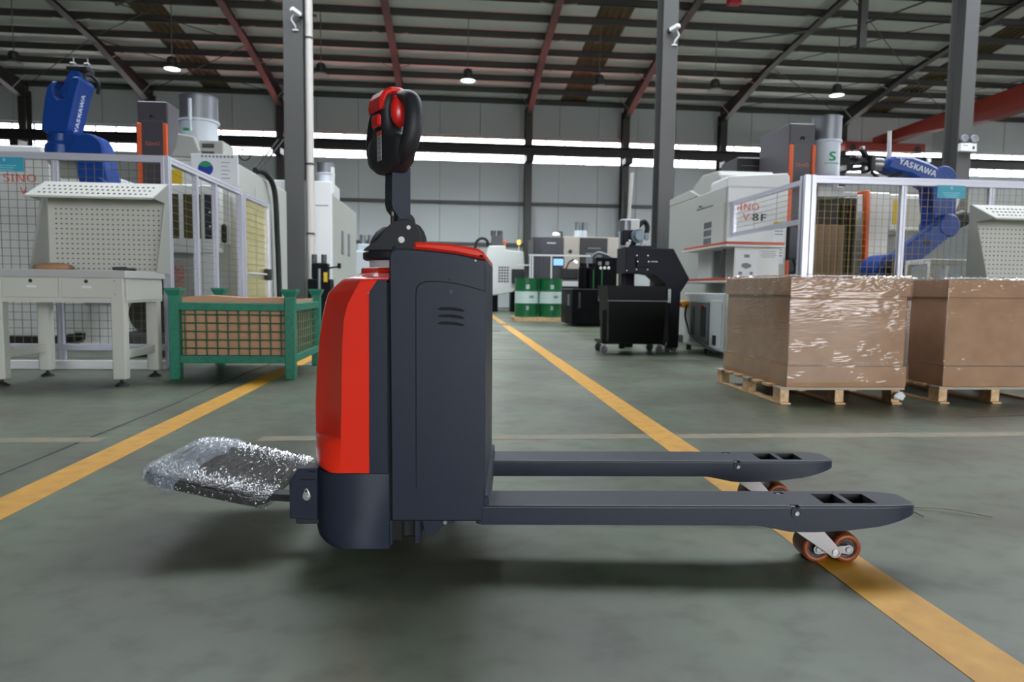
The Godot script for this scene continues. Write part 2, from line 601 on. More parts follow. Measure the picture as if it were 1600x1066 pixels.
	for i: int in [11, 24, 36]:
		st = mb()
		var xs := -20.0 + float(i)
		for part_z in [[-26.3, -12.5], [-8.5, -6.0], [-6.0, 22.3]]:
			bar(st, Vector3(xs + 0.5, roof_y(part_z[0]) + 0.04, part_z[0]), Vector3(xs + 0.5, roof_y(part_z[1]) + 0.04, part_z[1]), 1.0, 0.02)
			for k in 5: bar(st, Vector3(xs + 0.1 + 0.2 * k, roof_y(part_z[0]) + 0.02, part_z[0]), Vector3(xs + 0.1 + 0.2 * k, roof_y(part_z[1]) + 0.02, part_z[1]), 0.05, 0.05)
		part("skylight_strip", st, M["old skylight"], ceil)
	var k := 0
	z = -26.1
	while z < 22.0:
		if z < -12.6 or z > -8.4:
			st = mb()
			var y := roof_y(z) - 0.10
			bx(st, Vector3(-20, y - 0.085, z - 0.012), Vector3(28, y + 0.085, z + 0.012))
			bx(st, Vector3(-20, y - 0.085, z - 0.06), Vector3(28, y - 0.068, z + 0.012))
			bx(st, Vector3(-20, y + 0.068, z - 0.012), Vector3(28, y + 0.085, z + 0.06))
			part("purlin", st, M["purlin"], ceil)
		z += 1.05
	var rv := thing("window_11", "glazed roof light over the middle of the hall", "window", V, 0.0, "", "structure")
	st = mb()
	for i in 19: bar(st, Vector3(-8.0 + 2.0 * i, roof_y(-12.5) + 0.05, -12.5), Vector3(-8.0 + 2.0 * i, roof_y(-8.5) + 0.05, -8.5), 0.06, 0.1)
	part("window_frame", st, M["window frame"], rv)
	for i in 18:
		st = mb()
		bar(st, Vector3(-7.0 + 2.0 * i, roof_y(-12.5) + 0.05, -12.5), Vector3(-7.0 + 2.0 * i, roof_y(-8.5) + 0.05, -8.5), 1.92, 0.01)
		part("pane", st, M["window glass"], rv)
	st = mb()
	bar(st, Vector3(-14.1, roof_y(-12.5) + 0.04, -12.6), Vector3(-14.1, roof_y(-8.5) + 0.04, -8.4), 12.4, 0.04)
	part("ridge_cap", st, M["roof sheet"], ceil)

	# rafters: deep at the wall, with flange braces
	for i in RAFTERS.size():
		var X: float = RAFTERS[i]
		var rb := thing("roof_beam", "dark steel roof beam rising from the far wall", "roof beam", V, 0.0, "steel roof beams", "structure")
		var prof := v2([-26.0, 7.02, -24.6, 7.34, -22.0, 7.92, -19.0, 8.26, -6.0, 9.42, 7.0, 8.12, 22.0, 6.62, 22.0, roof_y(22.0) - 0.2, -6.0, 9.62, -26.0, 7.62])
		var xf := Transform3D(Basis(Vector3(0, 0, 1), Vector3(0, 1, 0), Vector3(-1, 0, 0)), Vector3(X, 0, 0))
		st = mb()
		prism(st, prof, -0.012, 0.012, 0.0, xf)
		part("web", st, M["steel dark"], rb)
		st = mb()
		for s in [[-26.0, 7.02, -24.6, 7.34], [-24.6, 7.34, -22.0, 7.92], [-22.0, 7.92, -19.0, 8.26], [-19.0, 8.26, -6.0, 9.42], [-6.0, 9.42, 22.0, 6.62]]:
			bar(st, Vector3(X, s[1], s[0]), Vector3(X, s[3], s[2]), 0.21, 0.02)
		part("bottom_flange", st, M["steel dark"], rb)
		st = mb()
		for q in [[-26.0, 7.62], [22.0, 6.82]]: bar(st, Vector3(X, q[1], q[0]), Vector3(X, 9.62, -6.0), 0.21, 0.02)
		part("top_flange", st, M["steel dark"], rb)
		for q in [[-25.0, 7.26], [-22.9, 7.74], [-20.8, 8.06], [-18.7, 8.28]]:
			for s in [-1.0, 1.0]:
				st = mb()
				bar(st, Vector3(X + 0.06 * s, q[1], q[0]), Vector3(X + 0.5 * s, roof_y(q[0]) - 0.2, q[0]), 0.05, 0.012)
				part("flange_brace", st, M["steel brace"], rb)
		var wc := thing("wall_column", "dark steel column against the far wall", "column", Vector3(X, 0, -25.75), 0.0, "columns along the far wall", "structure")
		h_section(wc, 0.26, 0.34, 7.4, M["steel dark"])
	# crane runway in front of the window band
	var cr := thing("crane_runway", "black crane runway girder in front of the strip windows", "crane runway", V, 0.0, "", "structure")
	st = mb()
	bx(st, Vector3(-20, 5.59, -25.34), Vector3(28, 5.63, -25.06))
	bx(st, Vector3(-20, 5.88, -25.36), Vector3(28, 5.92, -25.04))
	bx(st, Vector3(-20, 5.62, -25.21), Vector3(28, 5.90, -25.19))
	part("girder", st, M["crane black"], cr)
	st = mb()
	bx(st, Vector3(-20, 5.92, -25.23), Vector3(28, 5.96, -25.17))
	part("rail", st, M["crane black"], cr)
	for X in RAFTERS:
		st = mb()
		bx(st, Vector3(X - 0.14, 5.36, -25.58), Vector3(X + 0.14, 5.585, -25.04), 0.01)
		part("bracket", st, M["crane black"], cr)
	# free-standing columns with what hangs on them
	var cols := [[-3.07, 0.37, "grey steel column with a pale downpipe behind the green bin"], [4.32, 0.31, "grey steel column behind the black chip conveyor"], [10.73, 0.31, "grey steel column carrying the twin emergency lamp"]]
	for c in cols:
		var o := thing("column", c[2], "column", Vector3(c[0], 0, -14), 0.0, "", "structure")
		h_section(o, c[1], 0.42, roof_y(-14) - 0.2, M["steel column"])
		st = mb()
		bx(st, Vector3(-c[1] / 2, 0, -0.3), Vector3(c[1] / 2, 0.03, 0.3), 0.005)
		part("base_plate", st, M["steel column"], o)
	# roof rods
	var rods := [[-10.7, -25.9, -6.2, -21.9], [-6.2, -25.9, -10.7, -21.9], [-10.7, -21.9, -6.2, -18.5], [-6.2, -21.9, -10.7, -18.5], [10.2, -25.9, 14.95, -21.9], [14.95, -25.9, 10.2, -21.9], [10.2, -21.9, 14.95, -17.5], [14.95, -21.9, 10.2, -17.5], [14.95, -25.9, 19.5, -21.9], [19.5, -25.9, 14.95, -21.9], [-14.9, -25.9, -10.7, -21.9]]
	for r in rods:
		st = mb()
		tube(st, [Vector3(r[0], roof_y(r[1]) - 0.24, r[1]), Vector3(r[2], roof_y(r[3]) - 0.24, r[3])], 0.014, 6)
		tag(part("brace_rod", st, M["steel dark"]), "thin steel bracing rod crossing under the roof", "brace rod", "roof bracing rods", "structure")
	# hanging strut at the upper right with its stay rods
	var hs := thing("hanging_strut", "dark steel strut hanging from the roof at upper right", "roof strut", V, 0.0, "", "structure")
	st = mb()
	bx(st, Vector3(9.9, 6.72, -16.6), Vector3(10.08, 8.6, -16.44), 0.01)
	part("strut", st, M["steel dark"], hs)
	st = mb()
	tube(st, [Vector3(9.98, 7.3, -16.5), Vector3(6.9, 7.0, -17.2)], 0.022, 6)
	tube(st, [Vector3(9.98, 7.3, -16.5), Vector3(14.2, 8.3, -12.6)], 0.022, 6)
	part("stay_rod", st, M["steel dark"], hs)
	st = mb()
	tube(st, [Vector3(-8.0, 7.3, -17.5), Vector3(-6.0, 7.9, -17.2), Vector3(-3.2, 7.0, -16.8)], 0.03, 6)
	tag(part("brace_rod", st, M["steel column"]), "grey stay rod at the top left before the roof sheets", "brace rod", "", "structure")

func h_section(parent: Node3D, w: float, d: float, h: float, m: Material) -> void:
	var st := mb()
	for s in [-1.0, 1.0]: bx(st, Vector3(-w / 2, 0, s * d / 2 - 0.012), Vector3(w / 2, h, s * d / 2 + 0.012), 0.004)
	part("flange", st, m, parent)
	st = mb()
	bx(st, Vector3(-0.01, 0, -d / 2 + 0.01), Vector3(0.01, h, d / 2 - 0.01))
	part("web", st, m, parent)

# high-bay lamps hung from the roof; the lit ones carry a light just below the glass
func bay_lamp(at: Vector3, lit: bool, label: String) -> void:
	var o := thing("bay_lamp", label, "ceiling lamp", at, 0.0, "bay lamps under the roof")
	var st := mb()
	lathe(st, [[0.0, 0.30], [0.10, 0.30], [0.13, 0.24], [0.13, 0.08], [0.10, 0.06], [0.0, 0.06]], 20, upright(V), false)
	part("driver_housing", st, M["lamp body"], o)
	st = mb()
	lathe(st, [[0.09, 0.08], [0.12, 0.06], [0.22, 0.0], [0.225, -0.012], [0.21, -0.012], [0.11, 0.05]], 28, upright(V))
	part("reflector", st, M["lamp shade"], o)
	st = mb()
	lathe(st, [[0.0, -0.014], [0.205, -0.014], [0.21, -0.006], [0.0, -0.006]], 28, upright(V), false)
	part("diffuser", st, M["lamp lit" if lit else "lamp unlit"], o)
	st = mb()
	tube(st, [Vector3(0, 0.3, 0), Vector3(0, roof_y(at.z) - at.y, 0)], 0.012, 6)
	part("hanger_rod", st, M["lamp shade"], o)
	if lit:
		var l := SpotLight3D.new()
		put(l, "lamp_light", o)
		l.position = Vector3(0, -0.06, 0)
		l.rotation.x = -PI / 2
		l.spot_angle = 75
		l.spot_angle_attenuation = 0.6
		l.light_energy = LAMP
		l.light_color = Color(0.95, 1.0, 0.98)
		l.light_size = 0.2
		l.spot_range = 40
		l.spot_attenuation = 2.0
		l.shadow_enabled = true

func build_lamps() -> void:
	bay_lamp(Vector3(-7.7, 6.62, -20), true, "lit bay lamp above the left CNC machine, left of the first column")
	bay_lamp(Vector3(0.4, 6.62, -20), true, "lit bay lamp hanging over the middle of the aisle")
	bay_lamp(Vector3(11.4, 6.62, -20), true, "lit bay lamp hanging above the right tower machine")
	bay_lamp(Vector3(-11.8, 6.6, -20), false, "unlit bay lamp at the far upper left corner")
	bay_lamp(Vector3(-3.7, 6.62, -20), false, "unlit bay lamp just beside the pale downpipe")
	bay_lamp(Vector3(4.2, 6.6, -20), false, "unlit bay lamp next to the brown roof strip in mid roof")
	bay_lamp(Vector3(7.65, 6.62, -20), false, "unlit bay lamp just right of the middle column")
	bay_lamp(Vector3(15.6, 6.7, -20), false, "unlit bay lamp behind the emergency lamp column")

# ================================================================ the pallet truck
# local axes: x towards the fork tips, y up, z towards the near side; origin on the floor at the near load wheels
# plan of the hood: flat side | flat facet (sunk by dent) | rounded nose; 27 points, clockwise ones reversed at the end
func plan_ring(y: float, xl: float, xr: float, xc: float, zn: float, zf: float, d: float, bulge: float, dent := 0.0, soft := 0.0) -> Array:
	var pts := []
	for side in 2:
		var half := []
		var z0 := zn if side == 0 else zf
		var s := -1.0 if side == 0 else 1.0
		half.append(Vector3(xr, y, z0))
		half.append(Vector3(xc, y, z0))
		var e := Vector3(xl + 0.010, y, z0 + s * d * 0.86)
		for k in range(1, 6):
			var t := k / 6.0
			var a := t * PI / 2
			var fl := Vector3(lerpf(xc, e.x, t), y, lerpf(z0, e.z, t) + s * dent * sin(t * PI))
			var ro := Vector3(xc + (e.x - xc) * sin(a), y, z0 + (e.z - z0) * (1.0 - cos(a)))
			half.append(fl.lerp(ro, soft))
		half.append(e)
		half.append(Vector3(xl + 0.003, y, z0 + s * d * 1.03))
		half.append(Vector3(xl, y, z0 + s * d * 1.2))
		if side == 1: half.reverse()
		else:
			pts.append_array(half)
			for k in range(1, 7): pts.append(Vector3(xl - bulge * sin(k / 7.0 * PI), y, lerpf(zn - d * 1.2, zf + d * 1.2, k / 7.0)))
			continue
		pts.append_array(half)
	pts.reverse()
	return pts

func plan_bands() -> Array:   # one smoothing group per flat, facet and nose
	var out := []
	for k in 26: out.append(11 if k == 0 else 14 if k < 7 else 15 if k < 18 else 16 if k < 24 else 12 if k == 24 else 13)
	return out

func oval_ring(y: float, hx: float, hz: float, cx: float, p := 2.6, n := 28) -> Array:
	var out := []
	for k in n:
		var a := -TAU * k / n
		var c := cos(a)
		var s := sin(a)
		out.append(Vector3(cx + hx * signf(c) * pow(absf(c), 2.0 / p), y, hz * signf(s) * pow(absf(s), 2.0 / p)))
	return out

func fork_section(x: float, hw: float, yt: float, yb: float, r: float, zc: float) -> Array:
	var pts := []   # counter-clockwise seen from +x:  z right is negative
	for c in [[-hw + r, yb + r * 0.4, PI, r, r * 0.4], [hw - r, yb + r * 0.4, 1.5 * PI, r, r * 0.4], [hw - r, yt - r, 0.0, r, r], [-hw + r, yt - r, 0.5 * PI, r, r]]:
		for k in 4:
			var a: float = c[2] + PI / 2 * k / 3.0
			pts.append(Vector3(x, c[1] + sin(a) * c[4], zc - (c[0] + cos(a) * c[3])))
	return pts

func csg_poly(parent: Node, called: String, pts: Array, z0: float, z1: float, m: Material, cut := false) -> CSGPolygon3D:
	var p := CSGPolygon3D.new()
	p.polygon = PackedVector2Array(pts)
	p.depth = z1 - z0
	p.material = m
	if cut: p.operation = CSGShape3D.OPERATION_SUBTRACTION
	put(p, called, parent)
	p.position.z = z1
	return p

func csg_cut(parent: Node, at: Vector3, size: Vector3, m: Material) -> void:
	var b := CSGBox3D.new()
	b.size = size
	b.material = m
	b.operation = CSGShape3D.OPERATION_SUBTRACTION
	put(b, "cut", parent)
	b.position = at

func bolt(called: String, at: Vector3, dir: Vector3, r: float, h: float, m: Material, parent: Node, n := 14) -> void:
	var st := mb()
	cyl(st, at, at + dir * h, r, n, -1.0, r * 0.25)
	part(called, st, m, parent)

func build_truck() -> void:
	var t := thing("pallet_truck", "red and slate electric pallet truck with forks, standing in the aisle", "pallet truck", Vector3(1.05, 0, -1.691))
	t.basis = Basis(Vector3.UP, deg_to_rad(-5.02)) * Basis(Vector3.BACK, deg_to_rad(0.65))
	var zn := 0.035
	var zf := -0.57
	var st := mb()
	# battery housing
	prism(st, v2([-1.2055, .124, -.9615, .124, -.958, .803, -1.037, .819, -1.10, .8265, -1.141, .830, -1.175, .8315, -1.19, .829, -1.2, .821, -1.2035, .811]), zf, zn, 0.004)
	var house := part("battery_housing", st, M["slate"], t)
	st = mb()
	var dr := [-1.138, .214, -.962, .214, -.9585, .7215, -1.005, .735, -1.035, .7415, -1.060, .745, -1.085, .7468, -1.109, .7462, -1.120, .7425, -1.1285, .736, -1.133, .727, -1.1345, .715]
	var gr := v2(dr)
	for i in gr.size():
		if gr[i].x < -1.1: gr[i] += Vector2(-0.0030, 0.0)
		if gr[i].y > 0.7: gr[i] += Vector2(0, 0.0030)
	prism(st, gr, zn, zn + 0.0004)
	part("door_gap", st, M["gap black"], house)
	var door := CSGCombiner3D.new()
	put(door, "access_door", house)
	csg_poly(door, "sheet", v2(dr), zn, zn + 0.0018, M["slate"])
	for y in [0.0, -0.0185, -0.037]:
		var up := []
		var dn := []
		for k in 9:
			var u := k / 8.0
			var x := lerpf(-1.083, -1.011, u)
			var yy: float = 0.678 + y + 0.004 * sin(u * PI * 0.6) - 0.0095 * u * u
			up.append(Vector2(x, yy + 0.0043 * sqrt(maxf(0.0, 1.0 - pow(absf(2 * u - 1), 6)))))
			dn.append(Vector2(x, yy - 0.0043 * sqrt(maxf(0.0, 1.0 - pow(absf(2 * u - 1), 6)))))
		dn.reverse()
		up.pop_back()
		dn.pop_back()
		csg_poly(door, "vent_cut", up + [Vector2(-1.0105, 0.678 + y - 0.0095 + 0.0038)] + dn + [Vector2(-1.0835, 0.678 + y)], zn - 0.01, zn + 0.01, M["gap black"], true)
	for p in [[-1.049, .755, 0.0035], [-0.984, .801, 0.003]]: bolt("screw", Vector3(p[0], p[1], zn), Vector3(0, 0, 1), p[2], 0.002, M["black matt"] if p[0] < -1 else M["zinc"], house)
	st = mb()
	lathe(st, [[0.0052, 0.0], [0.0052, 0.0015], [0.0038, 0.0022], [0.0036, 0.0005], [0.0, 0.0005]], 16, Transform3D(Basis(), Vector3(-1.046, .722, zn + 0.0018)))
	part("lock", st, M["slate light"], house)
	# red lid along the top
	st = mb()
	prism(st, v2([-1.141, .8305, -1.1, .827, -1.037, .8195, -.9585, .804, -.9575, .8125, -.963, .8225, -.977, .831, -1.01, .8375, -1.048, .843, -1.09, .8465, -1.134, .848, -1.140, .845]), zf + 0.004, zn - 0.001, 0.006)
	var lid := part("battery_lid", st, M["truck red"], t)
	st = mb()
	box(st, Vector3(-0.969, 0.8125, zn), Vector3(0.010, 0.006, 0.003), 0.001)
	part("lid_notch", st, M["gap black"], lid)
	# dark core behind the seam
	st = mb()
	bx(st, Vector3(-1.222, .07, zf + 0.02), Vector3(-1.18, .745, zn - 0.012))
	part("inner_frame", st, M["gap black"], t)
	# red hood
	st = mb()
	var rings := []
	# height, nose x, crease x, facet depth, drawn in, facet sunk, facet rounded
	for s in [[.2510, -1.372, -1.345, .07, 0.0, 0.0, 1.0], [.2525, -1.378, -1.345, .075, 0.0, 0.0, 1.0], [.257, -1.390, -1.342, .085, 0.0, 0.0, 1.0], [.264, -1.401, -1.338, .095, 0.0, 0.0, 1.0], [.28, -1.408, -1.335, .11, 0.0, 0.0, 0.9], [.318, -1.410, -1.334, .115, 0.0, 0.0, 0.8], [.332, -1.410, -1.333, .115, 0.0, 0.0, 0.55], [.340, -1.410, -1.333, .115, 0.0, 0.0, 0.35],
			[.3435, -1.410, -1.333, .115, 0.0, .003, 0.0], [.42, -1.409, -1.331, .115, 0.0, .005, 0.0], [.502, -1.404, -1.329, .115, 0.0, .005, 0.0], [.584, -1.396, -1.326, .115, 0.0, .004, 0.0], [.65, -1.385, -1.321, .11, 0.0, .003, 0.0], [.69, -1.376, -1.310, .11, 0.0, .001, 0.0], [.715, -1.368, -1.297, .11, 0.0, 0.0, 0.0], [.722, -1.364, -1.293, .11, 0.0, 0.0, 0.0], [.724, -1.361, -1.292, .11, 0.0, 0.0, 0.0],
			[.7445, -1.336, -1.280, .10, 0.0, 0.0, 0.0], [.752, -1.326, -1.274, .095, 0.001, 0.0, 0.0], [.755, -1.322, -1.272, .095, 0.004, 0.0, 0.0], [.757, -1.319, -1.270, .09, 0.012, 0.0, 0.0], [.764, -1.305, -1.264, .08, 0.070, 0.0, 0.0], [.772, -1.292, -1.258, .06, 0.120, 0.0, 0.0], [.7735, -1.291, -1.257, .055, 0.124, 0.0, 0.0], [.786, -1.289, -1.256, .05, 0.126, 0.0, 0.0], [.788, -1.286, -1.254, .05, 0.132, 0.0, 0.0]]:
		rings.append(plan_ring(s[0], s[1] - 0.026, -1.2235 if s[0] < 0.75 else -1.2065, s[2], zn - 0.0015 - s[4], zf + 0.0015 + s[4], s[3], 0.012, s[5], s[6]))
	loft(st, rings, true, true, true, plan_bands())
	part("front_hood", st, M["truck red"], t)
	# lower chassis and its side plates
	st = mb()
	rings = []
	for s in [[.050, -1.358, -1.335, .075], [.052, -1.374, -1.335, .08], [.058, -1.390, -1.335, .095], [.070, -1.403, -1.335, .105], [.097, -1.4115, -1.335, .115], [.2495, -1.413, -1.335, .115]]:
		rings.append(plan_ring(s[0], s[1] - 0.026, -1.2125, s[2], zn, zf, s[3], 0.012, 0.0, 0.9))
	loft(st, rings)
	var ch := part("chassis", st, M["slate"], t)
	for s in [[zn - 0.004, zn + 0.002], [zf - 0.002, zf + 0.004]]:
		st = mb()
		prism(st, v2([-1.2125, .2505, -1.2095, .752, -1.233, .752, -1.2545, .7195, -1.2605, .2505]), s[0], s[1], 0.0012)
		part("side_plate", st, M["slate"], ch)
	bolt("screw", Vector3(-1.2565, .7185, zn + 0.001), Vector3(0, 0, 1), 0.0025, 0.002, M["zinc"], ch)
	# what shows below the housing: drive unit, plates, cross shaft
	st = mb()
	bx(st, Vector3(-1.205, .062, -0.10), Vector3(-1.135, .13, -0.02), 0.004)
	part("drive_cover", st, M["black matt"], t)
	st = mb()
	bx(st, Vector3(-1.146, .062, 0.0), Vector3(-1.132, .126, 0.03), 0.002)
	part("skid_plate", st, M["slate"], t)
	st = mb()
	bx(st, Vector3(-1.2115, .058, 0.006), Vector3(-1.2035, .126, 0.03), 0.001)
	part("skid_plate", st, M["slate"], t)
	st = mb()
	prism(st, v2([-1.132, .126, -1.122, .081, -1.110, .075, -1.094, .077, -1.072, .104, -1.044, .108, -1.044, .126]), -0.03, 0.0, 0.001)
	prism(st, v2([-1.132, .126, -1.122, .081, -1.110, .075, -1.094, .077, -1.072, .104, -1.044, .108, -1.044, .126]), -0.53, -0.50, 0.001)
	part("link_plate", st, M["slate"], t)
	bolt("grease_bolt", Vector3(-1.066, .118, 0.022), Vector3(0, 0, 1), 0.006, 0.006, M["zinc"], t)
	st = mb()
	cyl(st, Vector3(-1.27, .040, -0.20), Vector3(-1.27, .040, -0.34), 0.06, 32, -1.0, 0.006)
	var dw := part("drive_wheel", st, M["black matt"], t)
	dw.position.y = 0.034
	# back frame behind the housing that carries the forks
	st = mb()
	bx(st, Vector3(-.985, .114, zf + 0.004), Vector3(-.951, .19, zn - 0.006), 0.004)
	part("fork_frame", st, M["slate"], t)
	# forks with load wheels
	for f in 2:
		var dz := -0.465 * f
		var zc := -0.035 + dz
		st = mb()
		rings = []
		var secs := [[-.972, .070, .166, .114], [-.269, .070, .166, .114], [-.252, .070, .166, .1132], [-.235, .070, .166, .111], [-.17, .070, .166, .0975], [-.154, .070, .166, .0957], [-.10, .070, .166, .0955], [-.05, .070, .166, .0968], [0.0, .070, .166, .1015], [.050, .070, .166, .108]]
		for k in range(1, 17):
			var a := PI / 2 * k / 16.0
			var x := .050 + .127 * sin(a)
			secs.append([x, .026 + .044 * pow(maxf(cos(a), 0.0), 0.7), .166 - .003 * pow(k / 16.0, 3.0), lerpf(.108, .139, pow((x - .050) / .127, 1.3))])
		for s in secs:
			rings.append(fork_section(s[0], s[1], s[2], s[3], minf(0.006, s[1] * 0.6), zc))
		loft(st, rings, false)
		st.generate_normals()
		var fk := CSGCombiner3D.new()
		put(fk, "fork", t)
		var body := CSGMesh3D.new()
		body.mesh = st.commit()
		body.material = M["slate"]
		put(body, "bar", fk)
		csg_cut(fk, Vector3(-0.0355, .166, zc + 0.002), Vector3(0.061, 0.07, 0.084), M["black matt"])
		csg_cut(fk, Vector3(0.043, .166, zc + 0.002), Vector3(0.064, 0.07, 0.084), M["black matt"])
		csg_cut(fk, Vector3(-0.152, .166, zc + 0.064), Vector3(0.022, 0.012, 0.016), M["black matt"])
		csg_cut(fk, Vector3(-0.152, .166, zc - 0.045), Vector3(0.026, 0.008, 0.014), M["black matt"])
		st = mb()
		prism(st, rrect(-0.163, 0.134, -0.135, 0.163, 0.009), zc + 0.0695, zc + 0.0725, 0.001)
		part("pivot_boss", st, M["slate"], fk)
		bolt("pivot_pin", Vector3(-0.149, .1475, zc + 0.0725), Vector3(0, 0, 1), 0.0068, 0.003, M["zinc"], fk)
		bolt("bolt_head", Vector3(-0.155, .1605, zc + 0.060), Vector3(0, 1, 0), 0.006, 0.003, M["zinc"], fk)
		bolt("bolt_head", Vector3(-0.152, .1625, zc - 0.045), Vector3(0, 1, 0), 0.006, 0.002, M["zinc"], fk)
		for wx in [-0.0755, 0.004]:
			var c := Vector3(wx, 0.0395, zc)
			st = mb()
			lathe(st, [[0.024, -0.036], [0.034, -0.036], [0.0385, -0.032], [0.0395, -0.026], [0.0395, 0.026], [0.0385, 0.032], [0.034, 0.036], [0.024, 0.036], [0.024, -0.036]], 36, Transform3D(Basis(), c))
			var w := part("load_wheel", st, M["roller tyre"], t)
			st = mb()
			lathe(st, [[0.0, -0.0335], [0.020, -0.0335], [0.025, -0.0355], [0.0265, -0.0355], [0.0265, 0.0355], [0.025, 0.0355], [0.022, 0.031], [0.013, 0.031], [0.0125, 0.034], [0.0, 0.034]], 28, Transform3D(Basis(), c), false)
			part("hub", st, M["zinc"], w)
			st = mb()
			cyl(st, c + Vector3(0, 0, 0.030), c + Vector3(0, 0, 0.0315), 0.0215, 28)
			part("bearing_seal", st, M["black matt"], w)
		for s in [-1.0, 1.0]:
			st = mb()
			var z0: float = zc + s * 0.0385
			prism(st, dogbone(Vector2(-0.0755, .0395), Vector2(0.004, .0395), 0.0135, 0.009), minf(z0, z0 + s * 0.005), maxf(z0, z0 + s * 0.005), 0.001)
			var rk := part("rocker_plate", st, M["zinc"], t)
			for wx in [-0.0755, 0.004]: bolt("axle", Vector3(wx, .0395, z0 + s * 0.004), Vector3(0, 0, s), 0.0085, 0.0032, M["zinc"], rk)
			st = mb()
			z0 = zc + s * 0.0455
			var arc := []
			for k in 9:
				var a := -PI * 0.80 + PI * 1.05 * k / 8.0
				arc.append(Vector2(-0.034 + cos(a) * 0.0155, .0345 + sin(a) * 0.0155))
			prism(st, arc + v2([-0.0245, .050, -0.030, .0525, -0.068, .0945, -0.146, .0945]), minf(z0, z0 + s * 0.006), maxf(z0, z0 + s * 0.006), 0.0012)
			var la := part("wheel_arm", st, M["zinc"], t)
			bolt("pivot", Vector3(-0.034, .0345, z0 + s * 0.0055), Vector3(0, 0, s), 0.0095, 0.0012, M["chrome"], la, 20)
	build_truck_platform(t)
	build_tiller(t)

func dogbone(a: Vector2, b: Vector2, r: float, waist: float) -> Array:
	var out := []
	for k in 9:
		var an := PI * 0.32 + (TAU - PI * 0.64) * k / 8.0
		out.append(a + Vector2(cos(an), sin(an)) * r)
	out.append(Vector2(lerpf(a.x, b.x, 0.5), a.y - waist))
	for k in 9:
		var an := -PI * 0.68 + (TAU - PI * 0.64) * k / 8.0
		out.append(b + Vector2(cos(an), sin(an)) * r)
	out.append(Vector2(lerpf(a.x, b.x, 0.5), a.y + waist))
	return out

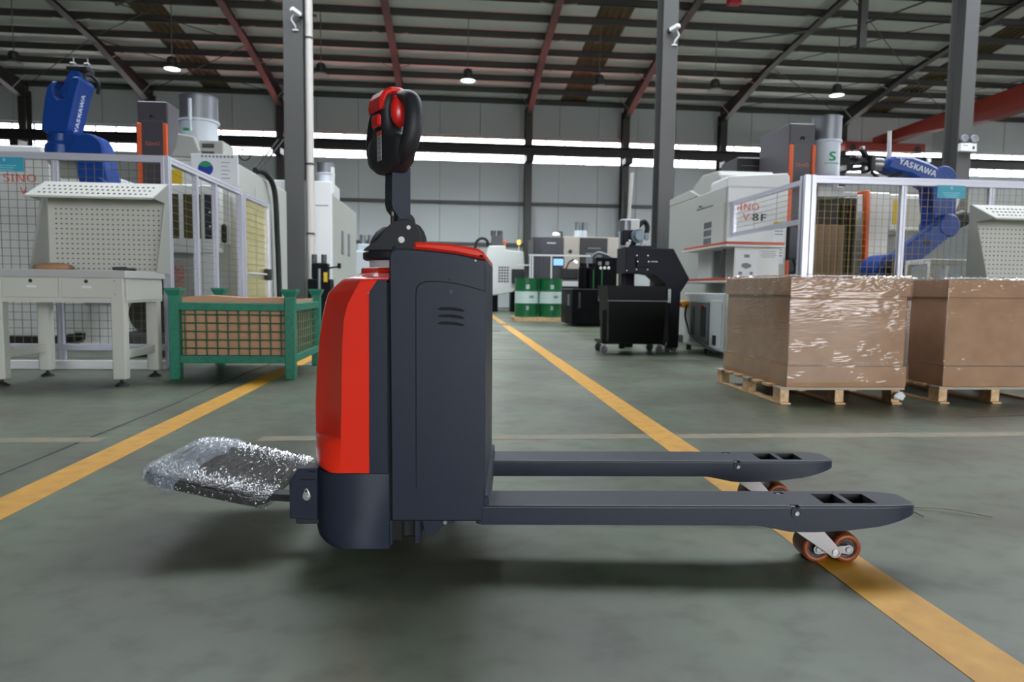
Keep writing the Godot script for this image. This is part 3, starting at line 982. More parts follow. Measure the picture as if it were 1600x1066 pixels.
func build_truck_platform(t: Node3D) -> void:
	var st := mb()
	prism(st, v2([-1.476, .125, -1.405, .120, -1.402, .259, -1.452, .259, -1.476, .222]), -0.02, 0.018, 0.002)
	var br := part("step_bracket", st, M["slate"], t)
	st = mb()
	prism(st, v2([-1.476, .125, -1.405, .120, -1.402, .259, -1.452, .259, -1.476, .222]), -0.56, -0.522, 0.002)
	part("step_bracket", st, M["slate"], t)
	st = mb()
	bx(st, Vector3(-1.47, .10, -0.53), Vector3(-1.40, .125, -0.01), 0.003)
	bx(st, Vector3(-1.44, .125, -0.5), Vector3(-1.40, .24, -0.03), 0.003)
	part("step_crossbar", st, M["black matt"], t)
	st = mb()
	bx(st, Vector3(-1.448, .2275, 0.0175), Vector3(-1.407, .2315, 0.0186))
	bx(st, Vector3(-1.425, .2495, 0.0175), Vector3(-1.405, .2535, 0.0186))
	part("slot", st, M["gap black"], br)
	st = mb()
	var drop := []
	for k in 20:
		var a := TAU * k / 20
		var y := sin(a)
		drop.append(Vector2(-1.430 + cos(a) * (0.0105 if y < 0 else 0.0105 * (1.0 - 0.45 * y)), .1855 + (y * 0.0115 if y < 0 else y * 0.0225)))
	prism(st, drop, 0.018, 0.023, 0.002)
	var la := part("latch", st, M["chrome"], br)
	bolt("latch_pin", Vector3(-1.430, .184, 0.0225), Vector3(0, 0, 1), 0.006, 0.003, M["chrome"], la)
	bolt("screw", Vector3(-1.430, .200, 0.0225), Vector3(0, 0, 1), 0.003, 0.001, M["black matt"], la)
	# tilted step plate, packed in film
	var step := Transform3D(Basis(Vector3.BACK, deg_to_rad(-12.3)), Vector3(-1.565, .150, -0.27))
	st = mb()
	var out := []
	for p in rrect(-0.346, -0.236, 0.0, 0.236, 0.055, 5): out.append(p)
	prism(st, out, -0.0185, 0.0098, 0.004, step * Transform3D(UPZ, V))
	var plate := part("step_plate", st, M["gap black"], t)
	st = mb()
	bar(st, Vector3(-1.60, .148, -0.12), Vector3(-1.45, .140, -0.12), 0.05, 0.02, 0.002)
	part("step_hinge", st, M["black matt"], t)
	st = mb()
	bar(st, Vector3(-1.60, .148, -0.42), Vector3(-1.45, .140, -0.42), 0.05, 0.02, 0.002)
	part("step_hinge", st, M["black matt"], t)
	var fn := FastNoiseLite.new()
	fn.seed = 7
	fn.frequency = 1.0
	fn.fractal_octaves = 3
	for layer in 2:
		st = mb()
		var rings := []
		var nu := 120 if layer == 0 else 50
		var u1 := 0.006 if layer == 0 else -0.235
		for i in nu + 1:
			var x := lerpf(-0.352 - 0.004 * layer, u1, float(i) / nu)
			var e := clampf((x + 0.356) / 0.07, 0.0, 1.0)
			var hw := 0.238 - 0.05 * pow(1.0 - e, 2.0) + 0.003 * layer
			var ht := 0.0138 + 0.001 * e + layer * 0.003
			
			var ring := []
			var n := 260
			for k in n:
				var a := TAU * k / n
				var c := cos(a)
				var s := sin(a)
				var z := hw * signf(c) * pow(absf(c), 0.45)
				var y := -0.004 + ht * signf(s) * pow(absf(s), 0.35)
				var w := absf(fn.get_noise_2d((x * 60.0 + z * 130.0), z * 26.0 - x * 30.0 + (50.0 if s < 0 else 0.0))) * 0.0100
				w += fn.get_noise_2d(x * 230.0, z * 200.0 + (90.0 if s < 0 else 0.0)) * 0.0030
				if layer == 1:
					w = fn.get_noise_2d(x * 70.0, z * 70.0 + 30.0) * 0.010 + fn.get_noise_2d(x * 210.0, z * 210.0) * 0.004 + 0.002
					x += fn.get_noise_2d(z * 14.0, 3.0) * 0.0009 * (1.0 if i > nu / 2 else 0.0)
				var nrm := Vector2(c * 0.4, s).normalized()
				ring.append(step * Vector3(x + 0.02 * (fn.get_noise_2d(z * 9.0, 70.0) if layer == 1 and i > nu - 12 else 0.0), y + nrm.y * w, z + nrm.x * w))
			rings.append(ring)
		for r in rings: r.reverse()
		loft(st, rings, true, layer == 0)
		part("film_wrap" if layer == 0 else "bunched_film", st, M["film dense" if layer == 0 else "film bunched"], plate)

func build_tiller(t: Node3D) -> void:
	var st := mb()
	lathe(st, [[0.0, .77], [.077, .77], [.077, .8125], [0.0, .8125]], 48, upright(Vector3(-1.24, 0, -0.28)), true)
	part("steering_ring", st, M["machined ring"], t)
	st = mb()
	lathe(st, [[0.0, .8125], [.090, .8125], [.096, .818], [.096, .834], [.09, .839], [0.0, .839]], 48, upright(Vector3(-1.24, 0, -0.28)), false)
	part("steering_base", st, M["black plastic"], t)
	st = mb()
	lathe(st, [[0.060, .838], [.058, .850], [.050, .875], [.036, .897], [.016, .912], [0.0, .915]], 40, upright(Vector3(-1.262, 0, -0.28)))
	part("pivot_dome", st, M["black matt"], t)
	for s in [-1.0, 1.0]:
		st = mb()
		var z0: float = -0.28 + s * 0.066
		prism(st, v2([-1.322, .839, -1.315, .847, -1.283, .868, -1.262, .893, -1.246, .912, -1.231, .922, -1.21, .930, -1.189, .930, -1.175, .922, -1.163, .905, -1.156, .885, -1.154, .839]), z0 - 0.009, z0 + 0.009, 0.003)
		var cheek := part("pivot_cheek", st, M["black plastic"], t)
		if s > 0:
			bolt("cap", Vector3(-1.210, .870, z0 + 0.009), Vector3(0, 0, 1), 0.0095, 0.004, M["white cap"], cheek, 20)
			bolt("cap", Vector3(-1.189, .905, z0 + 0.009), Vector3(0, 0, 1), 0.0062, 0.003, M["white cap"], cheek, 16)
			bolt("hole", Vector3(-1.232, .846, z0 + 0.0085), Vector3(0, 0, 1), 0.006, 0.001, M["gap black"], cheek, 14)
	var turn := deg_to_rad(35)
	var sh := Transform3D(Basis(Vector3.UP, turn), Vector3(-1.232, 0, -0.28))
	st = mb()
	# arm: hollow look, its foot cut on a slant
	var rings := []
	for s in [[.930, -0.002, .030, .022], [.945, -0.012, .030, .023], [.962, -0.026, .030, .0235], [.978, -0.030, .030, .024], [1.03, -0.029, .0305, .024], [1.085, -0.027, .031, .024]]:
		rings.append([Vector3(s[2], s[0], s[3]), Vector3(s[2], s[0], -s[3]), Vector3(s[1], s[0], -s[3]), Vector3(s[1], s[0], s[3])])
	loft(st, rings, false)
	var arm := part("tiller_arm", st, M["slate"], t)
	arm.transform = sh
	st = mb()
	lathe(st, [[0.0, -0.020], [0.028, -0.022], [0.030, -0.020], [0.030, 0.020], [0.028, 0.022], [0.0, 0.020]], 30, Transform3D(Basis(), Vector3(0.018, .925, 0)), false)
	var kn := part("tiller_knuckle", st, M["black plastic"], t)
	kn.transform = sh
	st = mb()
	cyl(st, Vector3(-1.246, .895, -0.262), Vector3(-1.245, .945, -0.262), 0.0055, 12)
	var sp := part("gas_spring", st, M["black matt"], t)
	st = mb()
	cyl(st, Vector3(-1.245, .940, -0.262), Vector3(-1.244, .966, -0.262), 0.0035, 12)
	part("spring_rod", st, M["caster grey"], sp)
	# head
	var hd := Transform3D(Basis(Vector3.UP, turn), Vector3(-1.252, 0, -0.28))
	st = mb()
	rings = []
	for s in [[1.066, .029, .031, .003], [1.072, .034, .052, .003], [1.094, .040, .096, .002], [1.108, .0415, .107, .001], [1.128, .042, .112, .0], [1.152, .040, .109, -.001], [1.166, .038, .098, -.002], [1.176, .0365, .056, -.003], [1.19, .036, .043, -.004], [1.225, .036, .044, -.006], [1.262, .037, .047, -.008], [1.282, .036, .046, -.004], [1.295, .029, .040, 0.0], [1.300, .018, .03, .002]]:
		rings.append(oval_ring(s[0], s[1], s[2], s[3], 3.6))
	loft(st, rings)
	var head := part("tiller_head", st, M["black plastic"], t)
	head.transform = hd
	for s in [-1.0, 1.0]:
		st = mb()
		var pts := curve([Vector3(0.010, 1.270, .030 * s), Vector3(0.014, 1.274, .074 * s), Vector3(0.015, 1.258, .112 * s), Vector3(0.012, 1.218, .130 * s), Vector3(0.006, 1.165, .129 * s), Vector3(0.002, 1.125, .108 * s), Vector3(0.0, 1.105, .070 * s)])
		tube(st, pts, 0.0265, 18, true, 0.0235)
		part("grip", st, M["black plastic"], head)
		st = mb()
		var kr := []
		for k in 9:
			var u := k / 8.0
			var r := sin(PI * (0.04 + 0.92 * u))
			kr.append(oval_ring(0.0, 0.029 * r, 0.026 * r, 0.0, 2.0, 20).map(func(p): return Vector3(p.x, 1.236 - 0.045 * cos(PI * (0.04 + 0.92 * u)), p.z * 0.85 + .066 * s)))
		loft(st, kr)
		part("travel_knob", st, M["button red"], head)
		st = mb()
		prism(st, v2([-0.014, 1.252, 0.018, 1.256, 0.014, 1.276, -0.018, 1.280]), .058 * s - 0.012, .058 * s + 0.016, 0.004)
		part("knob_wing", st, M["button red"], head)
		bolt("screw", Vector3(0.014, 1.291, .088 * s), Vector3(0, 1, 0), 0.003, 0.0035, M["white cap"], head)
	st = mb()
	prism(st, v2([-.049, 1.240, -.0515, 1.258, -.048, 1.279, -.036, 1.298, -.015, 1.3105, .012, 1.3125, .046, 1.305, .056, 1.295, .050, 1.285, .010, 1.292, -.010, 1.289, -.026, 1.278, -.034, 1.261, -.036, 1.245]), -0.047, 0.047, 0.008)
	part("horn_cap", st, M["button red"], head)
	st = mb()
	box(st, Vector3(-0.0425, 1.216, 0), Vector3(0.014, 0.036, 0.050), 0.005)
	part("belly_button", st, M["button red"], head)
	st = mb()
	box(st, Vector3(-0.0425, 1.136, 0.016), Vector3(0.002, 0.072, 0.030), 0.0005)
	var lb := part("warning_sticker", st, M["sticker grey"], head)
	st = mb()
	box(st, Vector3(-0.0425, 1.178, 0.016), Vector3(0.0022, 0.012, 0.030), 0.0005)
	part("sticker_band", st, M["sticker orange"], lb)
	for k in 5:
		st = mb()
		box(st, Vector3(-0.0437, 1.163 - 0.0135 * k, 0.016), Vector3(0.0004, 0.005, 0.022))
		part("sticker_text", st, M["ink grey"], lb)
	st = mb()
	box(st, Vector3(0.0395, 1.165, 0.06), Vector3(0.004, 0.014, 0.012), 0.001)
	part("side_button", st, M["button red"], head)

# ================================================================ shared builders for the work cells
func wire_grid(parent: Node, o: Vector3, ux: Vector3, w: float, h: float, step: float, r: float, m: Material, vstep := 0.0) -> void:
	var st := mb()
	var n := int(w / (vstep if vstep > 0.0 else step))
	for i in range(1, n + 1): bar(st, o + ux * (w * i / (n + 1)), o + ux * (w * i / (n + 1)) + Vector3(0, h, 0), r, r)
	n = int(h / step)
	for i in range(1, n + 1): bar(st, o + Vector3(0, h * i / (n + 1), 0), o + ux * w + Vector3(0, h * i / (n + 1), 0), r, r)
	stuff(part("wire_mesh", st, m, parent))

func alu_bar(parent: Node, called: String, a: Vector3, b: Vector3, w: float, h := -1.0) -> void:   # grooved aluminium profile
	var hh := w if h < 0 else h
	var st := mb()
	var f := frame_of(b - a)
	var L := (b - a).length()
	var s := w / 2
	var t := hh / 2
	var g := minf(s, t) * 0.22
	prism(st, v2([-s, -t, -g, -t, -g, -t + g, g, -t + g, g, -t, s, -t, s, -g, s - g, -g, s - g, g, s, g, s, t, g, t, g, t - g, -g, t - g, -g, t, -s, t, -s, g, -s + g, g, -s + g, -g, -s, -g]), 0.0, L, 0.0, Transform3D(f, a))
	part(called, st, M["alu"], parent)

func workbench() -> Node3D:
	# stands at its front right foot's corner: x to -0.9, z back to -0.8
	var o := thing("workbench", "grey steel workbench with two drawers and perforated back board beside the left fence", "workbench", Vector3(-2.25, 0, -4.95), 0.0, "perforated steel workbenches")
	var st := mb()
	bx(st, Vector3(-0.92, .757, -0.66), Vector3(0, .81, 0), 0.004)
	part("worktop", st, M["steel top"], o)
	st = mb()
	bx(st, Vector3(-0.90, .585, -0.64), Vector3(-0.02, .61, -0.006))
	bx(st, Vector3(-0.90, .61, -0.64), Vector3(-0.02, .757, -0.02))
	part("apron", st, M["bench grey"], o)
	st = mb()
	bx(st, Vector3(-0.045, .60, -0.62), Vector3(-0.016, .757, -0.05), 0.003)
	part("side_panel", st, M["bench grey"], o)
	for d in [[-0.425, -0.098], [-0.80, -0.448]]:
		st = mb()
		bx(st, Vector3(d[0], .618, -0.03), Vector3(d[1], .752, -0.004), 0.003)
		var dw := part("drawer", st, M["bench grey"], o)
		var cx: float = (d[0] + d[1]) / 2
		bolt("drawer_lock", Vector3(cx, .732, -0.005), Vector3(0, 0, 1), 0.013, 0.008, M["tower black"], dw)
		st = mb()
		box(st, Vector3(cx + 0.003, .693, -0.003), Vector3(0.06, 0.016, 0.003), 0.001)
		part("drawer_tag", st, M["machine white"], dw)
	for p in [[-0.064, -0.04], [-0.86, -0.04], [-0.064, -0.58], [-0.86, -0.58]]:
		st = mb()
		bx(st, Vector3(p[0] - 0.044, .05, p[1] - 0.036), Vector3(p[0] + 0.044, .757, p[1] + 0.036), 0.006)
		var lg := part("leg", st, M["bench grey"], o)
		st = mb()
		lathe(st, [[0.0, 0.0], [0.045, 0.0], [0.045, 0.008], [0.02, 0.026], [0.011, 0.03], [0.011, 0.055], [0.0, 0.055]], 20, upright(Vector3(p[0], 0, p[1])))
		part("foot", st, M["black matt"], lg)
	for x in [-0.064, -0.86]:
		st = mb()
		bx(st, Vector3(x - 0.02, .19, -0.56), Vector3(x + 0.02, .25, -0.06), 0.003)
		part("stretcher", st, M["bench grey"], o)
	bolt("screw", Vector3(-0.075, .738, -0.004), Vector3(0, 0, 1), 0.007, 0.003, M["zinc"], o)
	bolt("screw", Vector3(-0.075, .645, -0.004), Vector3(0, 0, 1), 0.007, 0.003, M["zinc"], o)
	# back board, cheeks, sloping tray on top
	st = mb()
	bx(st, Vector3(-0.90, .81, -0.745), Vector3(-0.01, 1.40, -0.735), 0.002)
	var pb := part("peg_board", st, M["bench grey"], o)
	st = mb()
	for i in 21:
		for j in 13: box(st, Vector3(-0.84 + i * 0.0385, .835 + j * 0.0385, -0.7345), Vector3(0.014, 0.009, 0.0012))
	stuff(part("peg_holes", st, M["hole dark"], pb))
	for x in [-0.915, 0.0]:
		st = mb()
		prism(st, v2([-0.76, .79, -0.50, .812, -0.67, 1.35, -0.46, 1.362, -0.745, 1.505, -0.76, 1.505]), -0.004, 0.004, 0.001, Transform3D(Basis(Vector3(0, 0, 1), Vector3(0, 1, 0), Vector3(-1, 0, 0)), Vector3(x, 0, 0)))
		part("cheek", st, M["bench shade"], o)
	st = mb()
	bar(st, Vector3(-0.4575, 1.365, -0.47), Vector3(-0.4575, 1.505, -0.745), 0.915, 0.006)
	bx(st, Vector3(-0.915, 1.352, -0.475), Vector3(0.0, 1.368, -0.462), 0.002)
	var tr := part("tray", st, M["bench grey"], o)
	st = mb()
	var f := frame_of(Vector3(0, 0.14, -0.275))
	for i in 21:
		for j in 3: box(st, Vector3(-0.84 + i * 0.0385, 1.395 + j * 0.034, -0.5245 - j * 0.067 + 0.0), Vector3(0.013, 0.0095, 0.014), 0.0, f)
	stuff(part("peg_holes", st, M["hole dark"], tr))
	return o

func collector(o: Node3D, at: Vector3, r: float, h_low: float, h_up: float, name_low := "drum_body", name_up := "steel_hood") -> void:
	var st := mb()
	lathe(st, [[0.0, 0.0], [r * 0.93, 0.0], [r * 0.97, 0.02], [r * 0.97, h_low], [r * 1.08, h_low + 0.005], [r * 1.08, h_low + 0.03], [0.0, h_low + 0.03]], 36, upright(at), false)
	part(name_low, st, M["collector white"], o)
	st = mb()
	lathe(st, [[r, 0.0], [r, h_up - 0.012], [r * 1.03, h_up - 0.01], [r * 1.03, h_up], [r * 0.97, h_up], [r * 0.97, h_up - 0.06], [0.0, h_up - 0.06]], 36, upright(at + Vector3(0, h_low + 0.03, 0)), false)
	part(name_up, st, M["duct steel"], o)

func tower(label: String, at: Vector3, w: float, h: float, depth: float) -> Node3D:
	var o := thing("machine_tower", label, "machine tower", at, 0.0, "dark tower covers of the CNC machines")
	var st := mb()
	bx(st, Vector3(-w / 2, 0, -depth), Vector3(w / 2, h, 0), 0.012)
	part("cover", st, M["tower dark"], o)
	st = mb()
	bx(st, Vector3(-w / 2 + 0.05, 0.3, 0), Vector3(w / 2 - 0.05, h - 0.24, 0.012), 0.005)
	part("front_panel", st, M["tower dark"], o)
	for s in [-1.0, 1.0]:
		st = mb()
		bx(st, Vector3(s * (w / 2 - 0.026) - 0.026, 0.3, 0.0), Vector3(s * (w / 2 - 0.026) + 0.026, h - 0.27, 0.035), 0.01)
		part("orange_strip", st, M["orange"], o)
	lettering("letters", "SInO", 0.044, M["letter orange"], Transform3D(Basis(), Vector3(0, h - 0.52, 0.013)), o, false, 0.003, 1.35)
	st = mb()
	tube(st, curve([Vector3(-0.02, h - 0.2, 0.0), Vector3(-0.015, h - 0.175, 0.02), Vector3(0.015, h - 0.175, 0.02), Vector3(0.02, h - 0.2, 0.0)], 4), 0.009, 8)
	part("eye_bolt", st, M["black matt"], o)
	return o

# ---------------------------------------------------------------- left cell
func build_left() -> void:
	var wb := workbench()
	var st := mb()
	box(st, Vector3(0, .012, 0), Vector3(0.12, 0.02, 0.05), 0.006)
	var tl := thing("hand_tool", "small dark tool lying on the left workbench's worktop", "tool", Vector3(-2.33, .81, -5.15), 0.2)
	part("tool_body", st, M["black matt"], tl)
	st = mb()
	cyl(st, Vector3(-0.09, .016, 0.01), Vector3(0.0, .020, 0.0), 0.012, 10)
	part("tool_handle", st, M["black plastic"], tl)
	# brown bag lying behind the bench at the left edge
	st = mb()
	var rings := []
	for s in [[0.0, .10, .07], [.02, .14, .09], [.045, .12, .08], [.06, .05, .04]]: rings.append(oval_ring(s[0], s[1], s[2], 0.0, 2.4, 18))
	loft(st, rings)
	var bag := part("parts_bag", st, M["cardboard"])
	tag(bag, "brown bag lying at the back of the left workbench", "bag")
	bag.position = Vector3(-3.02, .81, -5.5)

	# fence
	var f := thing("safety_fence", "aluminium safety fence with yellow wire mesh behind the left workbench", "fence", Vector3(-2.38, 0, -6.0))
	alu_bar(f, "post", Vector3(0, 0.04, 0), Vector3(0, 1.78, 0), 0.062)
	alu_bar(f, "post", Vector3(-0.87, 0.08, 0), Vector3(-0.87, 1.72, 0), 0.045)
	alu_bar(f, "post", Vector3(-1.75, 0.08, 0), Vector3(-1.75, 1.72, 0), 0.045)
	alu_bar(f, "rail", Vector3(-2.2, 1.752, 0), Vector3(-0.031, 1.752, 0), 0.055)
	alu_bar(f, "rail", Vector3(-2.2, 0.185, 0), Vector3(-0.031, 0.185, 0), 0.05)
	st = mb()
	bx(st, Vector3(-2.2, 0.0, -0.04), Vector3(-0.03, 0.07, 0.03), 0.005)
	part("sill", st, M["machine white"], f)
	wire_grid(f, Vector3(-2.2, 0.21, -0.01), Vector3(1, 0, 0), 2.17, 1.515, 0.068, 0.0036, M["wire yellow"])
	# side run along the aisle
	for z in [-0.65, -1.16]: alu_bar(f, "post", Vector3(0, 0.04, z), Vector3(0, 1.73, z), 0.045)
	alu_bar(f, "post", Vector3(0, 0.04, -1.98), Vector3(0, 1.76, -1.98), 0.062)
	alu_bar(f, "rail", Vector3(0, 1.752, -0.031), Vector3(0, 1.752, -1.95), 0.055)
	alu_bar(f, "rail", Vector3(0, 0.185, -0.031), Vector3(0, 0.185, -1.95), 0.05)
	wire_grid(f, Vector3(0, 0.21, -0.03), Vector3(0, 0, -1), 1.92, 1.515, 0.068, 0.003, M["wire yellow"], 0.48)
	var g := thing("fence_gate", "aluminium fence gate with amber panel and black latch beside the grey column", "gate", Vector3(-2.38, 0, -8.08))
	for z in [0.0, -1.05]: alu_bar(g, "stile", Vector3(0, 0.05, z), Vector3(0, 1.76, z), 0.06)
	alu_bar(g, "rail", Vector3(0, 1.74, -0.03), Vector3(0, 1.74, -1.02), 0.05)
	alu_bar(g, "rail", Vector3(0, 0.12, -0.03), Vector3(0, 0.12, -1.02), 0.05)
	st = mb()
	bx(st, Vector3(-0.006, 0.15, -1.02), Vector3(0.0, 1.71, -0.03))
	part("amber_panel", st, pane_mat("amber pane", srgb(214, 200, 120), 0.45, 0.2), g)
	wire_grid(g, Vector3(0.006, 0.15, -0.03), Vector3(0, 0, -1), 0.99, 1.56, 0.075, 0.003, M["wire yellow"], 0.5)
	st = mb()
	cyl(st, Vector3(0.03, .86, -0.1), Vector3(0.03, .86, -0.9), 0.012, 10)
	part("latch_bar", st, M["alu"], g)
	st = mb()
	bx(st, Vector3(-0.02, .79, -1.02), Vector3(0.06, .93, -0.86), 0.01)
	part("latch", st, M["black matt"], g)
	# teal plate on the fence
	var ts := thing("fence_sign", "teal plate cut by the frame, fixed to the left fence rail", "sign", Vector3(-3.62, 1.672, -5.96), 0.0, "teal plates on the fences")
	sign_plate(ts, 0.30, 0.115)

	# control pendant of the near CNC machine, behind the side run
	var cp := thing("operator_console", "white control cabinet with three dark windows behind the left side fence", "control panel", Vector3(-2.95, 0, -8.12))
	st = mb()
	bx(st, Vector3(-0.29, 1.14, -0.16), Vector3(0.30, 1.85, 0), 0.015)
	part("housing", st, M["machine white"], cp)
	for w in [[-0.24, -0.14, 1], [-0.09, 0.10, 1], [0.14, 0.26, 0]]:
		st = mb()
		bx(st, Vector3(w[0], 1.24, 0.0), Vector3(w[1], 1.74, 0.01), 0.004)
		part("window", st, M["tinted window"] if w[2] else M["panel dark"], cp)
	for k in 5: bolt("button", Vector3(0.2, 1.30 + 0.08 * k, 0.01), Vector3(0, 0, 1), 0.012, 0.01, M["machine white"] if k % 2 else M["black plastic"], cp)
	st = mb()
	bx(st, Vector3(-0.30, 1.08, -0.1), Vector3(0.31, 1.14, 0.06), 0.01)
	part("ledge", st, M["machine white"], cp)
	st = mb()
	bx(st, Vector3(0.06, 0.0, -0.15), Vector3(0.24, 1.08, -0.02), 0.01)
	part("stand", st, M["machine white"], cp)
	st = mb()
	bx(st, Vector3(0.302, 1.2, -0.12), Vector3(0.35, 1.42, -0.04), 0.02)
	part("handset", st, M["black plastic"], cp)
	lettering("letters", "SINO", 0.10, M["letter red"], Transform3D(Basis(Vector3.BACK, -PI / 2), Vector3(-0.16, 0.78, -0.02)), cp, false, 0.003)

	# CNC machine B
	var c := thing("cnc_machine", "grey CNC machine with blue round notice beside the left gate", "CNC machine", Vector3(-2.6, 0, -8.42), 0.0, "CNC machining centres")
	st = mb()
	bx(st, Vector3(-0.8, 0.1, -2.7), Vector3(0, 2.20, 0), 0.02)
	part("enclosure", st, M["machine grey"], c)
	st = mb()
	bx(st, Vector3(-0.78, 1.2, 0.0), Vector3(-0.02, 2.15, 0.01), 0.004)
	part("sliding_door", st, M["machine white"], c)
	st = mb()
	bx(st, Vector3(-0.75, 0.0, -2.6), Vector3(-0.05, 0.1, -0.1))
	part("plinth", st, M["tower black"], c)
	for zz in [-1.3, -2.1]:
		st = mb()
		bx(st, Vector3(0.0, 0.3, zz - 0.35), Vector3(0.008, 2.0, zz + 0.35), 0.004)
		part("side_sheet", st, M["machine grey"], c)
	st = mb()
	bx(st, Vector3(-0.43, 1.88, 0.06), Vector3(0.10, 2.235, 0.08), 0.003)
	var nt := part("notice_board", st, M["paper"], c)
	st = mb()
	cyl(st, Vector3(-0.265, 2.065, 0.08), Vector3(-0.265, 2.065, 0.082), 0.085, 28)
	part("blue_disc", st, M["sign blue"], nt)
	st = mb()
	prism(st, v2([-0.265 - 0.075, 2.10, -0.265, 2.08, -0.265 + 0.075, 2.10, -0.265 + 0.05, 2.13, -0.265, 2.145, -0.265 - 0.05, 2.13]), 0.082, 0.0835)
	part("green_cap", st, M["letter green"], nt)
	st = mb()
	for k in 9: box(st, Vector3(-0.30 + 0.042 * k, 2.205, 0.0805), Vector3(0.026, 0.024, 0.001))
	for k in 5: box(st, Vector3(-0.04 - 0.012 * (k % 2), 2.14 - 0.045 * k, 0.0805), Vector3(0.10 - 0.024 * (k % 2), 0.008, 0.001))
	stuff(part("print", st, M["ink grey"], nt))
	st = mb()
	bx(st, Vector3(-0.70, 1.75, 0.02), Vector3(-0.55, 2.05, 0.03), 0.003)
	part("yellow_label", st, M["sign yellow"], c)
	# black hose down its side, a cable loop and a slanted cable tray on top
	st = mb()
	tube(st, curve([Vector3(-0.05, 2.26, -1.15), Vector3(0.03, 2.25, -1.4), Vector3(0.08, 2.05, -1.65), Vector3(0.085, 1.4, -1.75), Vector3(0.09, 0.7, -1.8), Vector3(0.1, 0.15, -1.8)], 6), 0.038, 10)
	part("hose", st, M["cable black"], c)
	st = mb()
	var loop := []
	for k in 17: loop.append(Vector3(-0.02 + cos(TAU * k / 16) * 0.07, 2.36 + sin(TAU * k / 16) * 0.07, -0.6))
	tube(st, loop, 0.008, 8)
	part("cable_loop", st, M["cable black"], c)
	st = mb()
	bar(st, Vector3(-0.05, 2.2, -1.2), Vector3(0.25, 2.75, -1.5), 0.012, 0.02)
	bar(st, Vector3(-0.12, 2.2, -1.2), Vector3(0.18, 2.75, -1.5), 0.012, 0.02)
	stuff(part("cable_ladder", st, M["steel dark"], c))

	# its tower and mist collector
	var tw := tower("dark tower cover with orange strips behind the left fence, left of the mist collector", Vector3(-3.715, 0.0, -9.0), 0.36, 2.975, 0.8)
	var mc := thing("mist_collector", "white and steel mist collector drum beside the left tower", "mist collector", Vector3(-3.07, -0.07, -8.75))
	collector(mc, Vector3(0, 2.36, 0), 0.215, 0.37, 0.28)
	st = mb()
	prism(st, v2([-0.23, 2.28, 0.06, 2.28, 0.10, 2.36, 0.04, 2.52, -0.14, 2.55, -0.17, 2.40]), -0.05, 0.30, 0.01)
	part("duct", st, M["machine grey"], mc)
	st = mb()
	bx(st, Vector3(0.06, 2.28, -0.2), Vector3(0.34, 2.50, 0.2), 0.01)
	part("fan_box", st, M["machine grey"], mc)
	for y in [2.32, 2.41]:
		st = mb()
		bx(st, Vector3(0.1, y, 0.2), Vector3(0.24, y + 0.05, 0.215), 0.004)
		part("louvre", st, M["tower dark"], mc)
	st = mb()
	cyl(st, Vector3(-0.02, 2.72, 0.235), Vector3(-0.02, 2.97, 0.235), 0.022, 12)
	cyl(st, Vector3(-0.02, 2.60, 0.225), Vector3(-0.02, 2.72, 0.235), 0.014, 12)
	part("sight_tube", st, M["collector white"], mc)
	st = mb()
	box(st, Vector3(-0.06, 2.62, 0.213), Vector3(0.1, 0.03, 0.004))
	part("green_mark", st, M["letter green"], mc)

	# CNC machine A, cut by the left edge
	var ca := thing("cnc_machine", "white CNC machine lettered in red, cut by the left edge", "CNC machine", Vector3(-4.55, 0, -8.3), 0.0, "CNC machining centres")
	st = mb()
	bx(st, Vector3(-2.2, 0.1, -2.4), Vector3(0, 2.16, 0), 0.02)
	part("enclosure", st, M["machine white"], ca)
	st = mb()
	bx(st, Vector3(-2.1, 0.0, -2.3), Vector3(-0.1, 0.1, -0.1))
	part("plinth", st, M["tower black"], ca)
	lettering("letters", "SINO", 0.085, M["letter red"], Transform3D(Basis(), Vector3(-0.335, 1.895, 0.002)), ca, false, 0.004, 1.35)
	lettering("letters", "V", 0.075, M["letter red"], Transform3D(Basis(), Vector3(-0.30, 1.755, 0.002)), ca, false, 0.004, 1.3)
	st = mb()
	prism(st, v2([-0.06, 2.13, 0.42, 2.13, 0.42, 1.90, 0.12, 1.90]), 0.004, 0.016, 0.002)
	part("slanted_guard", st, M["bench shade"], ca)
	st = mb()
	bx(st, Vector3(-1.1, 2.16, -1.2), Vector3(-0.2, 2.30, -0.2), 0.02)
	part("roof_hood", st, M["machine white"], ca)

	# robot, forearm up
	var rb := thing("robot_arm", "blue industrial robot arm with raised forearm behind the left fence", "robot arm", Vector3(-4.05, 0, -8.0), 0.0, "blue industrial robots")
	st = mb()
	lathe(st, [[0.0, 0.0], [0.34, 0.0], [0.34, 0.05], [0.27, 0.10], [0.23, 0.46], [0.29, 0.50], [0.0, 0.50]], 8, upright(Vector3(0.25, 0, 0)), false)
	part("pedestal", st, M["machine white"], rb)
	st = mb()
	lathe(st, [[0.0, 0.5], [0.26, 0.5], [0.26, 0.62], [0.22, 0.66], [0.2, 0.78], [0.0, 0.78]], 28, upright(Vector3(0.25, 0, 0)), false)
	part("turntable", st, M["robot blue"], rb)
	st = mb()
	limb(st, Vector3(0.25, 0.95, 0.05), Vector3(0.22, 1.72, 0.05), 0.17, 0.14, 0.16)
	part("lower_arm", st, M["robot blue"], rb)
	st = mb()
	cyl(st, Vector3(0.25, 0.95, -0.2), Vector3(0.25, 0.95, 0.22), 0.15, 24, -1.0, 0.02)
	part("shoulder_motor", st, M["robot dark"], rb)
	st = mb()
	cyl(st, Vector3(0.12, 2.15, -0.10), Vector3(0.12, 2.15, 0.16), 0.18, 28, -1.0, 0.02)
	bx(st, Vector3(-0.12, 2.06, -0.09), Vector3(0.12, 2.325, 0.150), 0.02)
	limb(st, Vector3(0.20, 1.68, 0.0), Vector3(0.13, 2.13, 0.0), 0.15, 0.15, 0.15)
